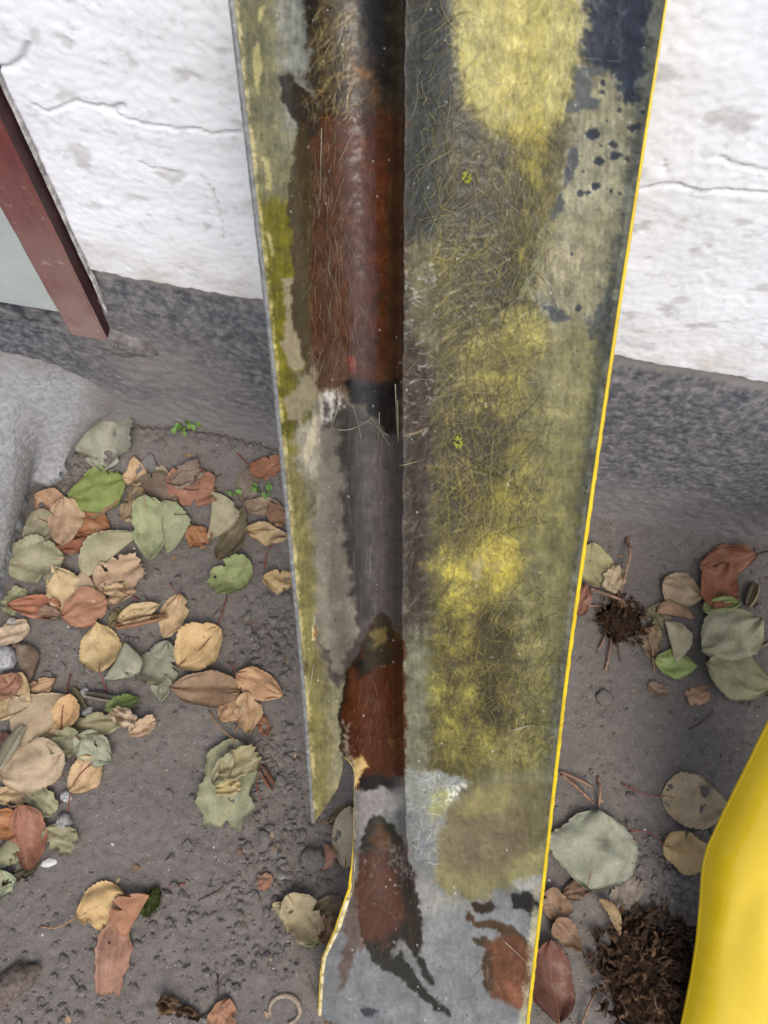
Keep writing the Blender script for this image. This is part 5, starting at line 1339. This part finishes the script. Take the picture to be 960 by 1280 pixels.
M_stone = Mat('grey_stone', 0.85, 0.3); _g = M_stone.noise(120, 4, .7); M_stone.col(M_stone.ramp(_g, [(.35, (.16, .155, .15)), (.65, (.40, .39, .37))])); M_stone.bump(_g, .5, .002)
M_stw = Mat('white_stone', 0.8, 0.3); _g = M_stw.noise(150, 4, .7); M_stw.col(M_stw.ramp(_g, [(.35, (.14, .14, .145)), (.6, (.42, .42, .42))])); M_stw.bump(_g, .5, .002)
def stone(px, py, rpx, label, mat, seed, st=(1, 1), rot=0, cat='stone', name='stone', sq=.6):
    p = pix_on_soil(px, py); r = rpx / 720.0
    V, Fc = blob((0, 0, r * sq * .55), r, seed, sq, 9, 12, .45, st, rot)
    o = mesh_obj(name, V, Fc, mat, None, True); o.location = (p[0], p[1], float(soil_h(p[0], p[1])) - .0005)
    tag(o, label, cat, 'small stones on the soil' if name == 'stone' else None); return o
stone(6, 822, 13, 'white and grey knobbly stone beside tan leaves', M_stw.m, 3, (1, 1.1))
stone(15, 778, 6, 'small round beige pebble by a tan leaf scrap', M_stone.m, 5)
stone(106, 866, 6, 'round beige pebble by a twisted olive strip', M_stone.m, 6)
stone(110, 890, 6, 'pale round pebble by the honey coloured leaf', M_stw.m, 7)
stone(83, 995, 6, 'round cream pebble by the crimson leaf stalk', M_stw.m, 8)
stone(80, 1027, 8, 'flat grey-brown pebble by an olive square-ended leaf', M_stone.m, 9)
stone(392, 1074, 12, 'round lump of dry soil near the broken flange', M_soil.m, 10)
stone(755, 872, 9, 'half-buried dusty pebble beside the yellow rim', M_soil.m, 11, sq=.35)
stone(352, 1094, 4, 'tiny yellowish pebble beside a lump of dry soil', M_stone.m, 12)
stone(61, 1078, 7, 'small white triangular shell chip beside a russet leaf', M_chip.m, 13, (1.3, .6), .3, sq=.3)
stone(247, 797, 5, 'white lime flake lying on a golden leaf', M_chip.m, 14, (1.3, .7), .6, sq=.25)
M_bark = Mat('old_wood', 0.9, 0.2); _g = M_bark.noise(140, 4, .7); M_bark.col(M_bark.ramp(_g, [(.3, (.055, .045, .038)), (.7, (.19, .155, .13))])); M_bark.bump(_g, .6, .003)
stone(14, 1231, 24, 'weathered chip of dark wood on the soil', M_bark.m, 21, (1.25, .55), .75, 'wood chip', 'wood_chip', .35)

# ring of dried shell or rubber
p = pix_on_soil(356, 1262); pts = []
for k in range(15):
    a = R_(-70 + 290 * k / 14); pts.append((0.021 * math.cos(a), 0.017 * math.sin(a), .002 + .001 * math.sin(3 * a)))
V, Fc = tube(pts, [.0012 + .0026 * math.sin(math.pi * min(1, k / 14 * .9 + .1)) for k in range(15)], 7)
M_ring = Mat('tan_ring', .75, .3); _g = M_ring.noise(200, 3); M_ring.col(M_ring.ramp(_g, [(.3, (.16, .13, .10)), (.7, (.36, .29, .22))]))
o = mesh_obj('broken_ring', V, Fc, M_ring.m); o.location = (p[0], p[1], float(soil_h(p[0], p[1]))); tag(o, 'small broken tan ring lying half sunk in soil', 'ring')

# twigs
M_twig = Mat('dry_twig', .8, .3); _g = M_twig.noise(160, 3); M_twig.col(M_twig.ramp(_g, [(.3, (.13, .075, .05)), (.7, (.34, .22, .15))]))
def twig(pxs, rad, label, mat=M_twig.m, lift=0.0, group='dry twigs and stalks'):
    P = [pix_on_soil(*q) for q in pxs]; c = P[len(P) // 2]
    n = 14; tt_ = np.linspace(0, len(P) - 1, n); A = np.array(P); ii = np.arange(len(P))
    Q = np.stack([np.interp(tt_, ii, A[:, k]) for k in range(3)], -1)
    Q[:, 2] = soil_h(Q[:, 0], Q[:, 1]) + rad * .8 + lift * np.sin(np.pi * np.linspace(0, 1, n)) ** 2 + .0006 * gn(np.linspace(0, 6, n), np.zeros(n) + Q[0, 0] * 90, 3)
    loc = np.array([c[0], c[1], float(soil_h(c[0], c[1]))])
    V, Fc = tube(Q - loc, [rad * (1 - .35 * k / n) for k in range(n)], 7)
    o = mesh_obj('twig', V, Fc, mat); o.location = loc; tag(o, label, 'twig', group); return o
M_rtw = Mat('red_stalk', .7, .3); M_rtw.col((.22, .085, .075))
twig([(300, 772), (320, 780), (337, 798)], .0012, 'thin orange stalk on bare soil near the flange')
twig([(212, 1108), (232, 1105)], .0022, 'short pinkish stalk beside dark moss', M_rtw.m)
twig([(248, 1126), (270, 1116), (292, 1100)], .0014, 'faint dark twig near the mossy tuft', M_bark.m)
twig([(784, 672), (780, 700), (776, 742)], .0034, 'upright pinkish stick at the dry stem tuft', lift=.03)
twig([(738, 736), (762, 748), (790, 758)], .0032, 'thick pinkish stick crossing the dry stem tuft', lift=.014)
twig([(728, 757), (758, 757)], .0022, 'dusty mauve stick by the yellow rim')
twig([(802, 780), (812, 810), (818, 842)], .0022, 'thin bent stick beside the lime green leaf', lift=.01)
twig([(700, 964), (722, 975), (742, 984)], .0026, 'orange splinter above the toothed leaf', lift=.008)
twig([(702, 968), (722, 986), (742, 1004)], .0028, 'brown splinter crossing an orange splinter', lift=.006)
twig([(748, 972), (748, 1010)], .0026, 'short vertical brown stick above the toothed leaf', lift=.01)
twig([(862, 912), (880, 902), (892, 890)], .0016, 'thin brown twig on trodden soil', M_bark.m)
twig([(690, 1252), (716, 1280)], .0014, 'grey twig below the maroon leaf', M_bark.m)
twig([(720, 1300), (732, 1256), (746, 1236)], .0022, 'grey-brown stick leaning out of the dead crown', lift=.012)
twig([(386, 1220), (394, 1245)], .0010, 'dark hair-thin stalk beside the panel edge', M_bark.m)
twig([(930, 700), (960, 690), (985, 688)], .0024, 'dry stalk beside the chestnut leaves', M_bark.m)
twig([(946, 812), (962, 802), (985, 790)], .0022, 'orange dry stalk beside the cream leaf')

twig([(748, 812), (758, 792)], .0022, 'pale stub pointing away from the dry stem tuft', lift=.004)
twig([(757, 838), (764, 796)], .0024, 'longest pale stub below the dry stem tuft', lift=.006)
twig([(776, 828), (770, 798)], .0020, 'grey stub below the dry stem tuft', M_bark.m, lift=.004)
M_frag = Mat('leaf_fragments', .8, .3); _g = M_frag.noise(25, 2, .5, M_frag.geo()); M_frag.col(M_frag.ramp(_g, [(.35, (.10, .055, .03)), (.5, (.26, .17, .10)), (.65, (.38, .30, .19))]))
nf = 260; cx_ = np.stack([rng.uniform(-.7, .7, nf), rng.uniform(-.38, .50, nf)], -1)
crumbs('leaf_crumbs', cx_, rng.gamma(2.2, .0011, nf).clip(.0008, .006), M_frag.m, 'tiny crumbled bits of dry leaf on the soil', .14)
# tufts of dead stems
M_dead = Mat('dead_stems', .9, .2); _g = M_dead.noise(60, 3); M_dead.col(M_dead.ramp(_g, [(.3, (.012, .007, .004)), (.55, (.055, .031, .017)), (.78, (.19, .12, .07))]))
M_core = Mat('dead_crown', .95, .1); _g = M_core.noise(160, 4, .7); M_core.col(M_core.ramp(_g, [(.35, (.010, .007, .005)), (.7, (.06, .036, .02))])); M_core.bump(_g, .8, .006)
def tuft(px, py, rpx, n, label, hgt, curl, seed, rstem=.0013):
    r_ = np.random.default_rng(seed)
    p = pix_on_soil(px, py); R = rpx / 700.0; root = empty('dead_plant', tuple(p), label, 'dead plant')
    V, Fc = blob((0, 0, .002), R * .66, seed, .16, 9, 14, .7); mesh_obj('crown', V, Fc, M_core.m, root)
    parts = []
    for k in range(n):
        a = r_.uniform(0, 2 * np.pi); q = R * math.sqrt(r_.uniform(0, .8)); b = np.array([q * math.cos(a), q * math.sin(a), .002 + .2 * R * (1 - q / R)])
        ln = hgt * r_.uniform(.4, 1.3); out = r_.uniform(.2, 1.1); a2 = a + r_.normal(0, .8)
        pts = []
        for s_ in np.linspace(0, 1, 5):
            th = a2 + curl * s_ * s_ * r_.normal(0, 1)
            pts.append(b + np.array([math.cos(th) * out * ln * s_, math.sin(th) * out * ln * s_, ln * (.9 * s_ - .55 * out * s_ * s_)]))
        w = rstem * r_.uniform(.6, 1.8)
        # flattened dry blade
        V0 = []; F0 = []
        sd_ = np.array([-math.sin(a2), math.cos(a2), r_.normal(0, .5)])
        for i, q_ in enumerate(pts):
            ww = w * (1.3 - 1.0 * i / 4); V0 += [q_ - sd_ * ww, q_ + np.array([0, 0, ww * .6]), q_ + sd_ * ww]
        for i in range(4):
            F0 += [(i * 3, i * 3 + 1, i * 3 + 4, i * 3 + 3), (i * 3 + 1, i * 3 + 2, i * 3 + 5, i * 3 + 4)]
        parts.append((V0, F0))
    V, Fc = merge(parts); o = mesh_obj('dry_stems', V, np.array(Fc), M_dead.m, root); o['kind'] = 'stuff'
tuft(812, 1216, 66, 520, 'large dark crown of dead matted stems beside the yellow panel', .022, .5, 5, .0024)
tuft(776, 776, 33, 120, 'small tuft of broken dry stems beside the lime green leaf', .014, .4, 6, .0016)
# green moss
M_moss = Mat('dark_moss', .95, .1); _g = M_moss.noise(300, 3); M_moss.col(M_moss.ramp(_g, [(.3, (.010, .014, .004)), (.7, (.06, .075, .02))]))
p = pix_on_soil(190, 1127); parts = [blob((0, 0, .003), .016, 4, .6, 8, 12, .4, (.75, 1.2), -.3)]
for k in range(420):
    a = rng.uniform(0, 2 * np.pi); q = .019 * math.sqrt(rng.uniform(0, 1)); x, y = q * math.cos(a) * .75, q * math.sin(a) * 1.15
    z = .012 * (1 - (q / .021) ** 2); d = rng.normal(0, .5, 2); l = rng.uniform(.002, .004)
    parts.append(([(x - .0006, y, z), (x + .0006, y, z), (x + d[0] * l, y + d[1] * l, z + l)], [(0, 1, 2)]))
V, Fc = merge(parts); o = mesh_obj('moss_tuft', V, Fc, M_moss.m, None, False); o.location = tuple(p); tag(o, 'dark green moss cushion beside a rust red leaf', 'moss')
# seedlings
M_wd = Mat('green_seedling', .6, .4); _g = M_wd.noise(150, 2); M_wd.col(M_wd.ramp(_g, [(.3, (.06, .15, .02)), (.7, (.17, .30, .06))]))
def weed(px, py, rpx, n, label, seed):
    r_ = np.random.default_rng(seed); p = pix_on_soil(px, py); R = rpx / 700.0
    root = empty('green_weed', (p[0], p[1], float(soil_h(p[0], p[1]))), label, 'weed')
    stems = []
    for k in range(n):
        a = r_.uniform(0, 2 * np.pi); q = R * math.sqrt(r_.uniform(.02, 1)); h = r_.uniform(.006, .020); s_ = r_.uniform(.0025, .0048)
        c = np.array([q * math.cos(a), q * math.sin(a), h])
        stems.append(tube([(c[0] * .2, c[1] * .2, -.002), (c[0] * .6, c[1] * .6, h * .7), tuple(c)], .0004, 4, False))
        V = [tuple(c)]; m = 9; tl = r_.normal(0, .35, 2)
        for j in range(m):
            th = 2 * math.pi * j / m; rr_ = s_ * (1 + .18 * math.cos(2 * (th - a)) - .12 * math.cos(3 * th))
            dx, dy = rr_ * math.cos(th), rr_ * math.sin(th); V.append((c[0] + dx, c[1] + dy, c[2] + .0009 + dx * tl[0] + dy * tl[1]))
        mesh_obj('leaf', V, [(0, 1 + j, 1 + (j + 1) % m) for j in range(m)], M_wd.m, root)
    V, Fc = merge(stems); mesh_obj('stem', V, Fc, M_wd.m, root)
weed(232, 526, 20, 22, 'small bright green weed growing at the foot of the plinth', 3)
weed(330, 618, 12, 12, 'little round-leaved green weed beside the panel flange', 4)
weed(292, 618, 7, 4, 'tiny green sprout beside a grey-brown pointed leaf', 6)
